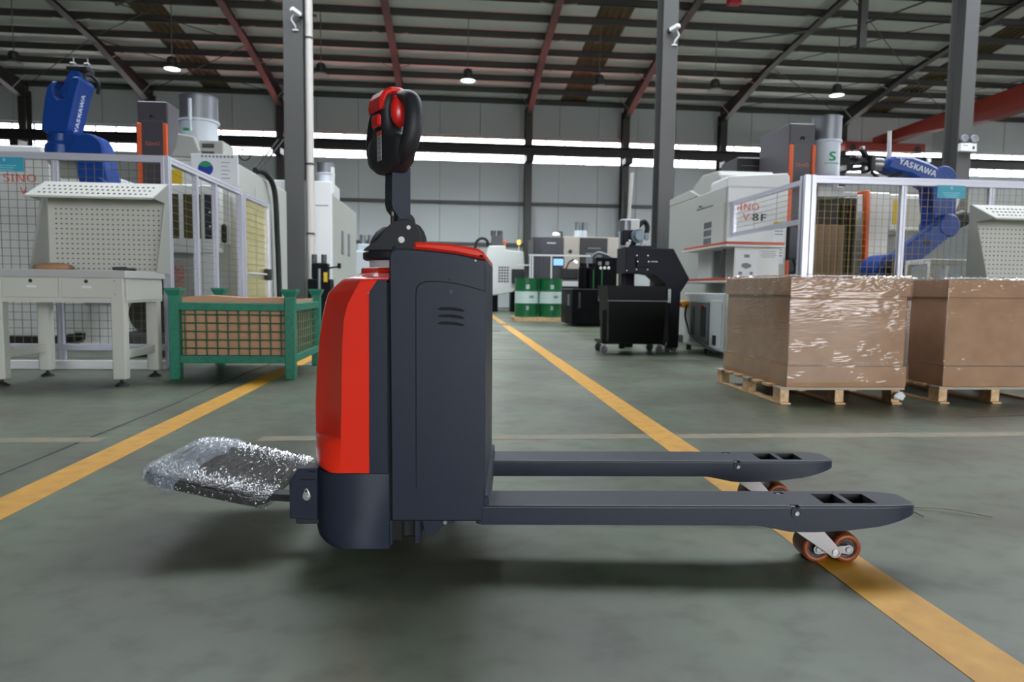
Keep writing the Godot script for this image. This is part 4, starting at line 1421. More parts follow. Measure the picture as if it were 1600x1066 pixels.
	part("elbow_housing", st, M["robot blue"], rb)
	st = mb()
	lathe(st, [[0.0, 0.0], [0.16, 0.0], [0.16, 0.1], [0.13, 0.14], [0.13, 0.22], [0.0, 0.22]], 24, upright(Vector3(-0.2, 2.10, 0.02)), false)
	part("wrist_neck", st, M["robot blue"], rb)
	st = mb()
	# forearm block with a forked top
	prism(st, v2([-0.345, 2.385, -0.345, 2.355, -0.31, 2.325, -0.09, 2.325, -0.062, 2.36, 0.03, 2.74, 0.078, 2.88, 0.055, 2.92, -0.0, 2.92, -0.055, 2.87, -0.075, 2.74, -0.105, 2.685, -0.16, 2.675, -0.195, 2.71, -0.205, 2.80, -0.17, 2.86, -0.215, 2.865, -0.27, 2.80, -0.30, 2.68]), -0.16, 0.14, 0.015)
	part("forearm", st, M["robot blue"], rb)
	var e := Vector3(0.092, 0.38, 0).normalized()
	var nn := Vector3(e.y, -e.x, 0)
	lettering("letters", "YASKAWA", 0.062, M["letter white"], Transform3D(Basis(e, nn.cross(e), nn), Vector3(-0.014, 2.56, 0.0) + nn * 0.002), rb, true, 0.003, 1.05)
	st = mb()
	limb(st, Vector3(-0.12, 2.76, 0.0), Vector3(-0.02, 2.94, 0.0), 0.055, 0.07, 0.08)
	part("wrist", st, M["robot blue"], rb)
	st = mb()
	cyl(st, Vector3(-0.02, 2.92, 0.0), Vector3(0.0, 3.0, 0.0), 0.07, 20)
	bx(st, Vector3(-0.10, 3.0, -0.08), Vector3(0.12, 3.05, 0.08), 0.008)
	part("gripper_plate", st, M["robot dark"], rb)
	for s in [-0.06, 0.085]:
		st = mb()
		bx(st, Vector3(s - 0.03, 3.05, -0.03), Vector3(s + 0.03, 3.10, 0.03), 0.008)
		cyl(st, Vector3(s, 3.09, 0), Vector3(s, 3.15, 0), 0.008, 8)
		part("gripper_jaw", st, M["zinc"], rb)
	st = mb()
	tube(st, curve([Vector3(0.10, 2.98, -0.05), Vector3(0.17, 2.90, -0.05), Vector3(0.14, 2.80, -0.08)]), 0.018, 8)
	part("hose", st, M["cable black"], rb)

	# dark machine bed seen under the workbench
	st = mb()
	lathe(st, [[0.0, -0.12], [0.20, -0.12], [0.20, 0.12], [0.0, 0.12]], 24, Transform3D(Basis(), Vector3(0, 0.42, 0)), false)
	var fb := thing("coolant_reel", "dark round reel on the floor seen between the left workbench's legs", "reel", Vector3(-3.0, 0, -7.2))
	part("drum", st, M["tower black"], fb)
	st = mb()
	bx(st, Vector3(-0.26, 0, -0.2), Vector3(0.26, 0.24, 0.2), 0.02)
	part("base", st, M["tower dark"], fb)

func limb(st: SurfaceTool, a: Vector3, b: Vector3, ra: float, rb: float, depth: float) -> void:   # flat-sided tapered link with round ends
	var d := (b - a)
	var an := atan2(d.y, d.x)
	var pts := []
	for k in 9:
		var t := an + PI / 2 + PI * k / 8.0
		pts.append(Vector2(a.x + cos(t) * ra, a.y + sin(t) * ra))
	for k in 9:
		var t := an - PI / 2 + PI * k / 8.0
		pts.append(Vector2(b.x + cos(t) * rb, b.y + sin(t) * rb))
	prism(st, pts, a.z - depth, a.z + depth, 0.012)

func sign_plate(o: Node3D, w: float, h: float) -> void:
	var st := mb()
	bx(st, Vector3(-w / 2, -h / 2, 0), Vector3(w / 2, h / 2, 0.006), 0.002)
	part("plate", st, M["teal sign"], o)
	st = mb()
	for k in 3: box(st, Vector3(0, -0.01 - 0.018 * k, 0.0065), Vector3(w * (0.62 - 0.1 * k), 0.006, 0.001))
	cyl(st, Vector3(0, h * 0.30, 0.006), Vector3(0, h * 0.30, 0.0068), 0.012, 16)
	stuff(part("print", st, M["teal ink"], o))

# ---------------------------------------------------------------- green mesh bin
func build_bin() -> void:
	var o := thing("mesh_bin", "green steel stacking bin with wire mesh sides beside the left workbench", "storage bin", Vector3(-1.66, 0, -5.86))
	var hx := 0.425
	var hz := 0.50
	for sx in [-1.0, 1.0]:
		for sz in [-1.0, 1.0]:
			var st := mb()
			bx(st, Vector3(sx * hx - 0.038, 0.0, sz * hz - 0.038), Vector3(sx * hx + 0.038, 0.645, sz * hz + 0.038), 0.006)
			var post := part("corner_post", st, M["bin green"], o)
			st = mb()
			var r0 := [Vector3(-.038, .635, .038), Vector3(.038, .635, .038), Vector3(.038, .635, -.038), Vector3(-.038, .635, -.038)]
			var r1 := [Vector3(-.057, .675, .057), Vector3(.057, .675, .057), Vector3(.057, .675, -.057), Vector3(-.057, .675, -.057)]
			var r2 := r1.map(func(p): return p + Vector3(0, 0.018, 0))
			var r3 := r2.map(func(p): return Vector3(p.x * 0.86, p.y, p.z * 0.86))
			var r4 := r0.map(func(p): return Vector3(p.x * 0.8, p.y + 0.015, p.z * 0.8))
			loft(st, [r0, r1, r2, r3, r4].map(func(ring): return ring.map(func(p): return p + Vector3(sx * hx, 0, sz * hz))), false)
			part("stacking_cup", st, M["bin green"], post)
	for y in [[.525, .585], [.125, .185]]:
		for s in [-1.0, 1.0]:
			var st := mb()
			bx(st, Vector3(-hx + 0.036, y[0], s * hz - 0.022), Vector3(hx - 0.036, y[1], s * hz + 0.030), 0.005)
			part("rail", st, M["bin green"], o)
			st = mb()
			bx(st, Vector3(s * hx - 0.022, y[0], -hz + 0.036), Vector3(s * hx + 0.030, y[1], hz - 0.036), 0.005)
			part("rail", st, M["bin green"], o)
	for s in [-1.0, 1.0]:
		var st := mb()
		for i in range(1, 11): cyl(st, Vector3(-hx + 0.03 + 0.079 * i - 0.042, .18, s * hz), Vector3(-hx + 0.03 + 0.079 * i - 0.042, .53, s * hz), 0.006, 6)
		for j in 5: cyl(st, Vector3(-hx + 0.03, .238 + 0.064 * j, s * (hz + 0.006)), Vector3(hx - 0.03, .238 + 0.064 * j, s * (hz + 0.006)), 0.0062, 6)
		stuff(part("wire_mesh", st, M["bin wire"], o))
		st = mb()
		for i in range(1, 12): cyl(st, Vector3(s * hx, .18, -hz + 0.03 + 0.079 * i), Vector3(s * hx, .53, -hz + 0.03 + 0.079 * i), 0.006, 6)
		for j in 5: cyl(st, Vector3(s * (hx + 0.006), .238 + 0.064 * j, -hz + 0.03), Vector3(s * (hx + 0.006), .238 + 0.064 * j, hz - 0.03), 0.0062, 6)
		stuff(part("wire_mesh", st, M["bin wire"], o))
	var st := mb()
	bx(st, Vector3(-hx, .14, -hz), Vector3(hx, .165, hz), 0.003)
	part("base_sheet", st, M["bin green"], o)
	# cardboard lining: four walls, the front one bowed a little at its top
	var l := thing("cardboard_liner", "brown cardboard lining standing inside the green mesh bin", "cardboard liner", Vector3(-1.66, .166, -5.86))
	for w in [[Vector3(-0.395, 0, 0.455), Vector3(0.395, 0.452, 0.462)], [Vector3(-0.395, 0, -0.462), Vector3(0.395, 0.44, -0.455)], [Vector3(-0.402, 0, -0.455), Vector3(-0.395, 0.445, 0.455)], [Vector3(0.395, 0, -0.455), Vector3(0.402, 0.445, 0.455)]]:
		st = mb()
		bx(st, w[0], w[1])
		part("side", st, M["liner board"], l)
	st = mb()
	var rings := []
	for i in 17:
		var x := -0.39 + 0.78 * i / 16.0
		var y := 0.452 + 0.008 * sin(i * 0.5) + 0.010 * sin(i * 0.21)
		rings.append([Vector3(x, y - 0.03, 0.448), Vector3(x, y - 0.03, 0.440), Vector3(x, y, 0.30), Vector3(x, y + 0.006, 0.30), Vector3(x, y + 0.004, 0.448)])
	for r in rings: r.reverse()
	loft(st, rings, false)
	part("flap", st, M["liner board"], l)

# ================================================================ right cell
func pallet(label: String, at: Vector3) -> void:
	var o := thing("wood_pallet", label, "pallet", at, 0.0, "wooden pallets under the wrapped cartons")
	for i in 3:
		var x: float = [0.0, 0.37, 0.755][i]
		for j in 3:
			var st := mb()
			var z := -0.02 - 0.475 * j
			bx(st, Vector3(x, 0.012, z - 0.10), Vector3(x + 0.060, 0.094, z), 0.003)
			part("block", st, M["pallet wood"], o)
		var st2 := mb()
		bx(st2, Vector3(x - 0.004, 0.0, -1.07), Vector3(x + 0.064, 0.012, 0.0), 0.002)
		part("bottom_board", st2, M["pallet wood"], o)
	for k in 7:
		var st := mb()
		var z := -0.16 * k
		bx(st, Vector3(-0.012, 0.0945, z - 0.10), Vector3(0.832, 0.112, z), 0.002)
		part("top_board", st, M["deck board"] if k % 3 == 0 else M["pallet wood"], o)

func wrapped_carton(label: String, film_label: String, at: Vector3, seed_: int) -> void:
	var o := thing("carton", label, "carton", at, 0.0, "stretch wrapped cartons on pallets")
	var st := mb()
	bx(st, Vector3(0.012, 0, -1.008), Vector3(0.798, 0.60, -0.012), 0.004)
	part("body", st, M["cardboard"], o)
	for lid in [[0.0, 0.135, "base_tray"], [0.588, 0.704, "lid"]]:
		st = mb()
		for w in [[Vector3(0, lid[0], -0.004), Vector3(0.81, lid[1], 0.003)], [Vector3(0, lid[0], -1.023), Vector3(0.81, lid[1], -1.016)], [Vector3(-0.0005, lid[0], -1.02), Vector3(0.006, lid[1], 0)], [Vector3(0.804, lid[0], -1.02), Vector3(0.8105, lid[1], 0)]]: bx(st, w[0], w[1], 0.0015)
		if lid[0] > 0.1: bx(st, Vector3(0.001, lid[1] - 0.006, -1.02), Vector3(0.809, lid[1], 0.002), 0.001)
		var lp := part(lid[2], st, M["cardboard"], o)
		st = mb()
		var ye: float = lid[0] if lid[0] > 0.1 else lid[1]
		bx(st, Vector3(-0.0003, ye - 0.0022, -1.0228), Vector3(0.8103, ye + 0.0022, 0.0028))
		part("board_edge", st, M["board edge"], lp)
	# stretch film: a wrinkled skin a few millimetres off the carton
	var f := thing("stretch_film", film_label, "stretch film", at, 0.0, "clear film round the cartons")
	var n := FastNoiseLite.new()
	n.seed = seed_
	n.frequency = 1.0
	n.fractal_octaves = 3
	var x0 := -0.006
	var x1 := 0.817
	var z0 := -1.028
	var z1 := 0.009
	var per := []   # base points and outward normals round the carton
	var steps := [80, 80, 60, 80]
	var c := [Vector2(x0, z1), Vector2(x1, z1), Vector2(x1, z0), Vector2(x0, z0)]
	for e in 4:
		var a: Vector2 = c[e]
		var b: Vector2 = c[(e + 1) % 4]
		var d := (b - a).normalized()
		for k in steps[e]:
			var t: float = float(k) / float(steps[e])
			per.append([a.lerp(b, t), Vector2(-d.y, d.x)])
	# make sure normals point away from the middle
	var mid := Vector2((x0 + x1) / 2, (z0 + z1) / 2)
	for p in per:
		if (p[0] - mid).dot(p[1]) < 0: p[1] = -p[1]
	var rings := []
	var ny := 150
	for j in ny + 1:
		var y := lerpf(0.03, 0.708, float(j) / ny)
		var ring := []
		for i in per.size():
			var p: Vector2 = per[i][0]
			var u := i * 0.0118
			var sag := 0.0 if y > 0.572 or y < 0.15 else -0.0075
			var w := absf(n.get_noise_2d(u * 2.2 + y * 4.0, y * 60.0 - u * 3.0)) * (0.0029 if seed_ < 10 else 0.0040) + n.get_noise_2d(u * 9.0, y * 90.0) * 0.0014
			w *= 0.12 + 2.4 * clampf(n.get_noise_2d(u * 2.6 + 40.0, y * 5.0) * 1.4 + (0.15 if y > 0.45 else -0.12), 0.0, 1.0)
			if y > 0.62: w += 0.004 * absf(n.get_noise_2d(u * 11.0, y * 50.0 + 7.0))
			p += (per[i][1] as Vector2) * (w + sag)
			ring.append(Vector3(p.x, y, p.y))
		rings.append(ring)
	# fold over the top
	for j in 5:
		var ring := []
		for i in per.size():
			var p: Vector2 = per[i][0]
			p = p.lerp(mid, 0.02 + 0.035 * j)
			ring.append(Vector3(p.x, 0.712 + absf(n.get_noise_2d(p.x * 30.0, p.y * 30.0)) * 0.022, p.y))
		rings.append(ring)
	st = mb()
	loft(st, rings, true, false)
	part("film_skin", st, M["stretch film"], f)
	# loose tucks standing up along the rim
	st = mb()
	for k in 26:
		var h := 0.5 + 0.5 * n.get_noise_2d(k * 3.7, 2.0)
		var bx0 := 0.03 * k
		var p := [Vector3(bx0, 0.712, -0.004 - 0.02 * h), Vector3(bx0 + 0.016, 0.722 + 0.012 * h, -0.01), Vector3(bx0 + 0.034, 0.713, -0.02 + 0.015 * h), Vector3(bx0 + 0.02, 0.714, -0.05 - 0.03 * h)]
		quad(st, p[0], p[2], p[1], p[3])
	stuff(part("film_tucks", st, M["film dense"], f))

func build_right() -> void:
	var sc := mb()
	var rn := RandomNumberGenerator.new()
	rn.seed = 12
	var ring := []
	for s in [0.0, .012, .026, .040, .050]:
		var r := oval_ring(s, 0.030 * sin(0.5 + s * 50.0) + 0.006, 0.012, rn.randf_range(-0.004, 0.004), 2.0, 14)
		ring.append(r.map(func(p): return p + Vector3(rn.randf_range(-.006, .006), rn.randf_range(-.004, .004), rn.randf_range(-.004, .004))))
	loft(sc, ring, false)
	var scrap := part("film_scrap", sc, M["film tuft"])
	tag(scrap, "crumpled white film scrap caught on the left pallet's right front block", "film scrap")
	scrap.position = Vector3(2.895, 0.035, -4.155)
	pallet("wooden pallet under the left wrapped carton", Vector3(2.105, 0, -4.17))
	wrapped_carton("brown carton with lid and base tray on the nearer left pallet", "clear stretch film round the left carton", Vector3(2.14, .113, -4.185), 3)
	pallet("wooden pallet under the carton cut by the right edge", Vector3(3.205, 0, -4.19))
	wrapped_carton("brown carton on the pallet cut by the right edge of the photo", "clear stretch film round the carton at the right edge", Vector3(3.225, .113, -4.21), 21)

	# fence
	var f := thing("safety_fence", "aluminium safety fence with yellow wire mesh behind the wrapped cartons", "fence", Vector3(3.245, 0, -6.1))
	alu_bar(f, "post", Vector3(0, 0.0, 0), Vector3(0, 1.79, 0), 0.105)
	for x in [0.92, 1.79, 2.6]: alu_bar(f, "post", Vector3(x, 0.05, 0), Vector3(x, 1.72, 0), 0.05)
	alu_bar(f, "rail", Vector3(0.05, 1.756, 0), Vector3(2.75, 1.756, 0), 0.066)
	alu_bar(f, "rail", Vector3(0.05, 0.185, 0), Vector3(2.75, 0.185, 0), 0.05)
	wire_grid(f, Vector3(0.05, 0.21, -0.01), Vector3(1, 0, 0), 2.7, 1.515, 0.064, 0.0028, M["wire gold"])
	for y in [1.735, 1.375]: alu_bar(f, "side_rail", Vector3(-0.02, y, -0.05), Vector3(-0.02, y, -1.60), 0.045)
	alu_bar(f, "side_post", Vector3(-0.02, 1.395, -1.58), Vector3(-0.02, 1.715, -1.58), 0.03)
	wire_grid(f, Vector3(-0.02, 1.395, -0.05), Vector3(0, 0, -1), 1.52, 0.32, 0.06, 0.003, M["wire yellow"], 0.7)
	var ts := thing("fence_sign", "teal plate fixed to the right fence rail before the robot", "sign", Vector3(4.605, 1.668, -6.05), 0.0, "teal plates on the fences")
	sign_plate(ts, 0.28, 0.12)

	# CNC machine
	var c := thing("cnc_machine", "white CNC machine lettered in red and black beside the black conveyor", "CNC machine", Vector3(3.15, 0, -7.76), 0.0, "CNC machining centres")
	var st := mb()
	bx(st, Vector3(0, 0.1, -2.1), Vector3(0.75, 1.95, 0), 0.02)
	part("enclosure", st, M["machine grey"], c)
	st = mb()
	prism(st, v2([0.0, 1.93, 0.0, 2.02, 0.02, 2.05, 0.72, 2.10, 0.75, 2.06, 0.75, 1.93]), -0.5, 0.012, 0.01)
	part("front_cowl", st, M["machine white"], c)
	st = mb()
	bx(st, Vector3(0.015, 1.12, 0.0), Vector3(0.735, 1.92, 0.010), 0.004)
	part("front_sheet", st, M["machine white"], c)
	var xf := Transform3D(Basis(Vector3(0, 0, -1), Vector3(0, 1, 0), Vector3(1, 0, 0)), V)
	st = mb()
	prism(st, v2([0.3, 1.94, 0.3, 2.11, 0.36, 2.17, 0.9, 2.20, 1.18, 2.10, 1.22, 1.94]), 0.03, 0.72, 0.012, xf)
	part("roof_hood", st, M["machine grey"], c)
	st = mb()
	prism(st, v2([0.9, 1.94, 2.1, 1.94, 2.1, 2.04, 1.25, 2.06]), 0.0, 0.7, 0.01, xf)
	part("rear_hood", st, M["machine grey"], c)
	st = mb()
	bx(st, Vector3(-0.008, 1.24, -0.95), Vector3(0.002, 1.75, -0.03), 0.004)
	part("side_door", st, M["machine grey"], c)
	st = mb()
	bx(st, Vector3(-0.004, 1.752, -0.95), Vector3(0.002, 1.766, -0.4))
	part("door_gap", st, M["tower black"], c)
	for r in 3:
		for k in 5:
			st = mb()
			bx(st, Vector3(-0.0105, 1.30 + 0.098 * r, -0.66 + 0.052 * k), Vector3(-0.006, 1.375 + 0.098 * r, -0.622 + 0.052 * k), 0.001)
			part("louvre", st, M["tower dark"], c)
	bolt("door_knob", Vector3(-0.005, 1.80, -0.8), Vector3(-1, 0, 0), 0.022, 0.03, M["zinc"], c)
	lettering("letters", "SINO", 0.075, M["letter red"], Transform3D(Basis(), Vector3(0.24, 1.70, 0.011)), c, false, 0.003, 1.3)
	lettering("letters", "V-", 0.075, M["letter red"], Transform3D(Basis(), Vector3(0.26, 1.585, 0.011)), c, false, 0.003, 1.3)
	lettering("letters", "8F", 0.080, M["letter black"], Transform3D(Basis(), Vector3(0.40, 1.582, 0.011)), c, true, 0.003, 1.5)
	for q in [[1.46, 1.54], [1.21, 1.29]]:
		st = mb()
		bx(st, Vector3(0.57, q[0] - 0.16, 0.010), Vector3(0.71, q[1], 0.013), 0.001)
		var lb := part("warning_label", st, M["paper"], c)
		st = mb()
		bx(st, Vector3(0.572, q[1] - 0.045, 0.013), Vector3(0.708, q[1] - 0.002, 0.0136))
		part("label_band", st, M["sign yellow"], lb)
		st = mb()
		for k in 3: box(st, Vector3(0.64, q[1] - 0.075 - 0.035 * k, 0.0134), Vector3(0.1, 0.012, 0.0006))
		stuff(part("label_print", st, M["ink grey"], lb))
	st = mb()
	bx(st, Vector3(0.05, 0.0, -2.0), Vector3(0.7, 0.1, -0.1))
	part("plinth", st, M["tower black"], c)
	st = mb()
	bx(st, Vector3(0.76, 1.1, -0.1), Vector3(0.90, 1.55, 0.02), 0.015)
	var ct := part("control_box", st, M["panel dark"], c)
	bolt("red_button", Vector3(0.85, 1.50, 0.02), Vector3(0, 0, 1), 0.02, 0.02, M["red plastic"], ct)
	st = mb()
	tube(st, curve([Vector3(0.85, 1.1, -0.02), Vector3(0.86, 0.98, 0.02), Vector3(0.78, 0.9, 0.03), Vector3(0.77, 0.7, 0.0)]), 0.015, 8)
	part("hose", st, M["cable black"], ct)
	# step-out shelves with orange edge strips, poster panel, lower cabinet
	var s := thing("shelf_unit", "white shelf unit with orange edge strips and poster panel beside the left carton", "shelf unit", Vector3(2.86, 0, -7.0))
	for y in [1.215, .835]:
		st = mb()
		prism(st, v2([0.0, 0.0, 0.65, 0.0, 0.65, -0.72, 0.27, -0.72, 0.27, -1.35, -0.02, -1.35, -0.02, -0.12]), y - 0.022, y, 0.003, Transform3D(Basis(Vector3(1, 0, 0), Vector3(0, 0, 1), Vector3(0, -1, 0)), Vector3(0, 2 * y - 0.022, 0)))
		var sh := part("shelf", st, M["machine white"], s)
		st = mb()
		bx(st, Vector3(0.004, y, -1.34), Vector3(0.022, y + 0.032, -0.01), 0.003)
		part("edge_strip", st, M["shelf orange"], sh)
		st = mb()
		bx(st, Vector3(0.022, y, -0.03), Vector3(0.64, y + 0.032, -0.01), 0.003)
		part("edge_strip", st, M["shelf orange"], sh)
	st = mb()
	bx(st, Vector3(0.14, .80, -0.14), Vector3(0.64, 1.193, -0.12), 0.003)
	var pp := part("poster_panel", st, M["machine white"], s)
	st = mb()
	bx(st, Vector3(0.16, .845, -0.12), Vector3(0.40, 1.165, -0.118))
	var po := part("poster", st, M["paper"], pp)
	st = mb()
	prism(st, v2([0.22, .99, 0.27, .965, 0.33, .985, 0.33, 1.01, 0.28, 1.03, 0.23, 1.02]), -0.118, -0.1165)
	prism(st, v2([0.19, .905, 0.23, .90, 0.235, .93, 0.195, .935]), -0.118, -0.117)
	prism(st, v2([0.32, .90, 0.355, .905, 0.35, .935, 0.315, .93]), -0.118, -0.117)
	prism(st, v2([0.25, 1.085, 0.31, 1.085, 0.31, 1.115, 0.25, 1.12]), -0.118, -0.117)
	stuff(part("poster_print", st, M["ink grey"], po))
	st = mb()
	for k in 4: box(st, Vector3(0.52, 1.155 - 0.02 * k, -0.1195), Vector3(0.18 - 0.03 * (k % 2), 0.006, 0.001))
	stuff(part("panel_print", st, M["ink grey"], pp))
	st = mb()
	bx(st, Vector3(0.14, .86, -1.2), Vector3(0.16, 1.193, -0.75), 0.003)
	part("inner_sheet", st, M["machine white"], s)
	st = mb()
	bx(st, Vector3(0.25, .835, -1.3), Vector3(0.27, 1.193, -0.14), 0.002)
	part("back_sheet", st, M["machine white"], s)
	st = mb()
	prism(st, v2([0.0, 0.0, 0.10, 0.0, 0.04, 0.34, 0.0, 0.34]), -0.01, 0.01, 0.001, Transform3D(Basis(Vector3(0, 0, -1), Vector3(0, 1, 0), Vector3(1, 0, 0)), Vector3(0.13, .85, -0.35)))
	part("gusset", st, M["tower dark"], s)
	var cb := thing("switch_cabinet", "pale floor cabinet with slate door and yellow switch under the orange edged shelves", "cabinet", Vector3(2.86, 0, -6.98))
	st = mb()
	bx(st, Vector3(0.0, 0.07, -1.28), Vector3(0.27, .70, 0), 0.012)
	part("body", st, M["cabinet pale"], cb)
	st = mb()
	bx(st, Vector3(-0.012, 0.12, -1.02), Vector3(0.0, .60, -0.42), 0.004)
	var dr := part("door", st, M["cabinet slate"], cb)
	for zz in [[-0.96, -0.86], [-0.66, -0.50]]:
		st = mb()
		bx(st, Vector3(-0.016, 0.20, zz[0]), Vector3(-0.011, .54, zz[1]), 0.002)
		part("door_window", st, M["tower black"], dr)
	bolt("red_button", Vector3(-0.014, .545, -0.60), Vector3(-1, 0, 0), 0.022, 0.02, M["red plastic"], dr)
	st = mb()
	bx(st, Vector3(-0.06, .515, -1.30), Vector3(-0.0, .60, -1.10), 0.01)
	var sw := part("main_switch", st, M["switch yellow"], cb)
	bolt("switch_knob", Vector3(-0.06, .557, -1.2), Vector3(-1, 0, 0), 0.03, 0.015, M["red plastic"], sw)
	st = mb()
	bx(st, Vector3(-0.006, 0.10, -0.36), Vector3(0.0, .62, -0.06), 0.003)
	part("side_sheet", st, M["cabinet pale"], cb)
	st = mb()
	bx(st, Vector3(-0.01, 0.13, -0.30), Vector3(-0.004, 0.24, -0.20), 0.002)
	part("cable_hole", st, M["gap black"], cb)
	for zz in [-0.1, -0.6, -1.2]:
		st = mb()
		cyl(st, Vector3(0.05, 0.0, zz), Vector3(0.05, 0.08, zz), 0.03, 12)
		part("foot", st, M["tower black"], cb)
	st = mb()
	tube(st, curve([Vector3(-0.03, .55, -1.1), Vector3(-0.05, .42, -1.08), Vector3(-0.03, .30, -1.04), Vector3(-0.04, .2, -0.9), Vector3(-0.03, .12, -0.5), Vector3(-0.03, .07, -0.1)]), 0.012, 8)
	part("cable", st, M["cable black"], cb)

	# tower, block behind it, collector
	tower("dark tower cover with orange strips behind the right CNC machine", Vector3(4.42, 0.0, -8.5), 0.345, 2.86, 0.85)
	st = mb()
	bx(st, Vector3(-0.35, 0, -0.6), Vector3(0.3, 2.62, 0), 0.02)
	var bk := thing("tool_magazine", "black cabinet block behind the white machine, left of the right tower", "tool magazine", Vector3(4.35, 0, -9.5))
	part("casing", st, M["tower black"], bk)
	st = mb()
	bx(st, Vector3(-0.3, 1.2, 0), Vector3(0.25, 2.5, 0.012), 0.005)
	part("panel", st, M["tower black"], bk)
	var mc := thing("mist_collector", "white mist collector drum with green mark beside the right tower", "mist collector", Vector3(4.80, 0, -8.62))
	collector(mc, Vector3(0, 2.08, 0), 0.18, 0.56, 0.30)
	lettering("letters", "S", 0.11, M["letter green"], Transform3D(Basis(), Vector3(0.0, 2.45, 0.178)), mc, true, 0.006, 1.35)
	st = mb()
	for k in 6: box(st, Vector3(-0.08 + 0.032 * k, 2.365, 0.178 - 0.5 * pow(-0.08 + 0.032 * k, 2.0) / 0.18), Vector3(0.02, 0.012, 0.006))
	stuff(part("print", st, M["letter green"], mc))
	st = mb()
	bx(st, Vector3(-0.16, 1.95, -0.15), Vector3(0.2, 2.08, 0.15), 0.01)
	bx(st, Vector3(-0.19, 0.0, 0.095), Vector3(-0.155, 1.97, 0.125), 0.004)
	part("stand", st, M["machine white"], mc)

	# second machine behind the robot, orange door frame
	var d := thing("cnc_machine", "white CNC machine with orange frame bar behind the right robot", "CNC machine", Vector3(5.62, 0, -9.0), 0.0, "CNC machining centres")
	st = mb()
	bx(st, Vector3(0.10, 0.1, -1.8), Vector3(0.42, 2.12, -0.1), 0.02)
	part("enclosure", st, M["machine white"], d)
	st = mb()
	bx(st, Vector3(0.42, 1.60, -1.2), Vector3(1.25, 2.10, -0.1), 0.02)
	part("upper_cover", st, M["machine white"], d)
	st = mb()
	bx(st, Vector3(0.42, 0.1, -1.8), Vector3(2.6, 1.95, -1.25), 0.02)
	part("work_bay", st, M["cabinet slate"], d)
	st = mb()
	bar(st, Vector3(0.06, 0.2, 0.0), Vector3(0.0, 2.12, 0.0), 0.09, 0.06, 0.01)
	part("orange_post", st, M["orange"], d)
	st = mb()
	bar(st, Vector3(0.0, 2.10, 0.0), Vector3(-0.45, 2.02, -0.3), 0.03, 0.04, 0.005)
	part("orange_stay", st, M["orange"], d)
	for q in [[0.60, 1.15, 1.66, 2.04]]:
		st = mb()
		bx(st, Vector3(q[0], q[2], -0.1), Vector3(q[1], q[3], -0.08), 0.005)
		part("door_sheet", st, M["machine grey"], d)
	st = mb()
	bx(st, Vector3(0.46, 1.68, -0.1), Vector3(0.55, 2.02, -0.09), 0.004)
	part("yellow_label", st, M["sign yellow"], d)
	st = mb()
	bx(st, Vector3(0.2, 0.0, -1.7), Vector3(2.5, 0.1, -0.2))
	part("plinth", st, M["tower black"], d)
	# brown crate wall behind the mesh
	st = mb()
	bx(st, Vector3(-0.86, 0.0, -0.55), Vector3(-0.06, 2.03, -0.10), 0.01)
	part("dark_bay", st, M["tower black"], d)
	for k in 4:
		st = mb()
		bx(st, Vector3(-0.30 + 0.06 * k, 0.3, -0.10), Vector3(-0.27 + 0.06 * k, 1.95, -0.07), 0.004)
		part("bay_slat", st, M["slat brown"], d)
	st = mb()
	bx(st, Vector3(-0.98, 2.04, -0.12), Vector3(-0.10, 2.10, -0.04), 0.006)
	part("white_lintel", st, M["machine white"], d)
	var cr := thing("plywood_crate", "brown plywood crate behind the right fence mesh", "crate", Vector3(4.86, 0, -8.56))
	for k in 5:
		st = mb()
		bx(st, Vector3(-0.23 + 0.09 * k, 0.08, -0.38), Vector3(-0.143 + 0.09 * k, 1.60 + 0.004 * (k % 2), 0.0), 0.003)
		part("plank", st, M["crate wood"], cr)
	for y in [0.0]:
		st = mb()
		bx(st, Vector3(-0.235, y, -0.39), Vector3(0.22, y + 0.08, 0.012), 0.004)
		part("batten", st, M["crate wood"], cr)
	# low table with hoses in front of the crate
	var tb := thing("roller_table", "white frame table with hoses behind the right fence", "table", Vector3(4.85, 0, -6.45))
	st = mb()
	bx(st, Vector3(-0.1, 1.02, -0.4), Vector3(0.35, 1.07, 0.0), 0.005)
	part("top", st, M["machine white"], tb)
	for x in [-0.08, 0.33]:
		for zz in [-0.03, -0.37]:
			st = mb()
			bx(st, Vector3(x - 0.025, 0, zz - 0.025), Vector3(x + 0.025, 1.02, zz + 0.025), 0.004)
			part("leg", st, M["machine white"], tb)

	# robot reaching left
	var rb := thing("robot_arm", "blue industrial robot arm reaching left over the right fence", "robot arm", Vector3(4.95, 0, -7.55), 0.0, "blue industrial robots")
	st = mb()
	lathe(st, [[0.0, 0.0], [0.30, 0.0], [0.30, 0.05], [0.24, 0.10], [0.22, 0.46], [0.27, 0.50], [0.0, 0.50]], 8, upright(V), false)
	part("pedestal", st, M["machine white"], rb)
	st = mb()
	lathe(st, [[0.0, 0.5], [0.24, 0.5], [0.24, 0.62], [0.2, 0.68], [0.19, 0.80], [0.0, 0.80]], 28, upright(V), false)
	part("turntable", st, M["robot blue"], rb)
	st = mb()
	cyl(st, Vector3(0.03, 0.98, -0.2), Vector3(0.03, 0.98, 0.18), 0.19, 28, -1.0, 0.02)
	bx(st, Vector3(-0.15, 0.78, -0.15), Vector3(0.2, 1.0, 0.12), 0.03)
	part("shoulder", st, M["robot blue"], rb)
	bolt("shoulder_motor", Vector3(0.03, 0.98, 0.18), Vector3(0, 0, 1), 0.11, 0.06, M["robot dark"], rb, 24)
	st = mb()
	limb(st, Vector3(0.05, 1.02, 0.12), Vector3(0.66, 1.50, 0.12), 0.13, 0.105, 0.07)
	part("lower_arm", st, M["robot blue"], rb)
	st = mb()
	cyl(st, Vector3(0.40, 1.30, 0.19), Vector3(0.40, 1.30, 0.196), 0.035, 18)
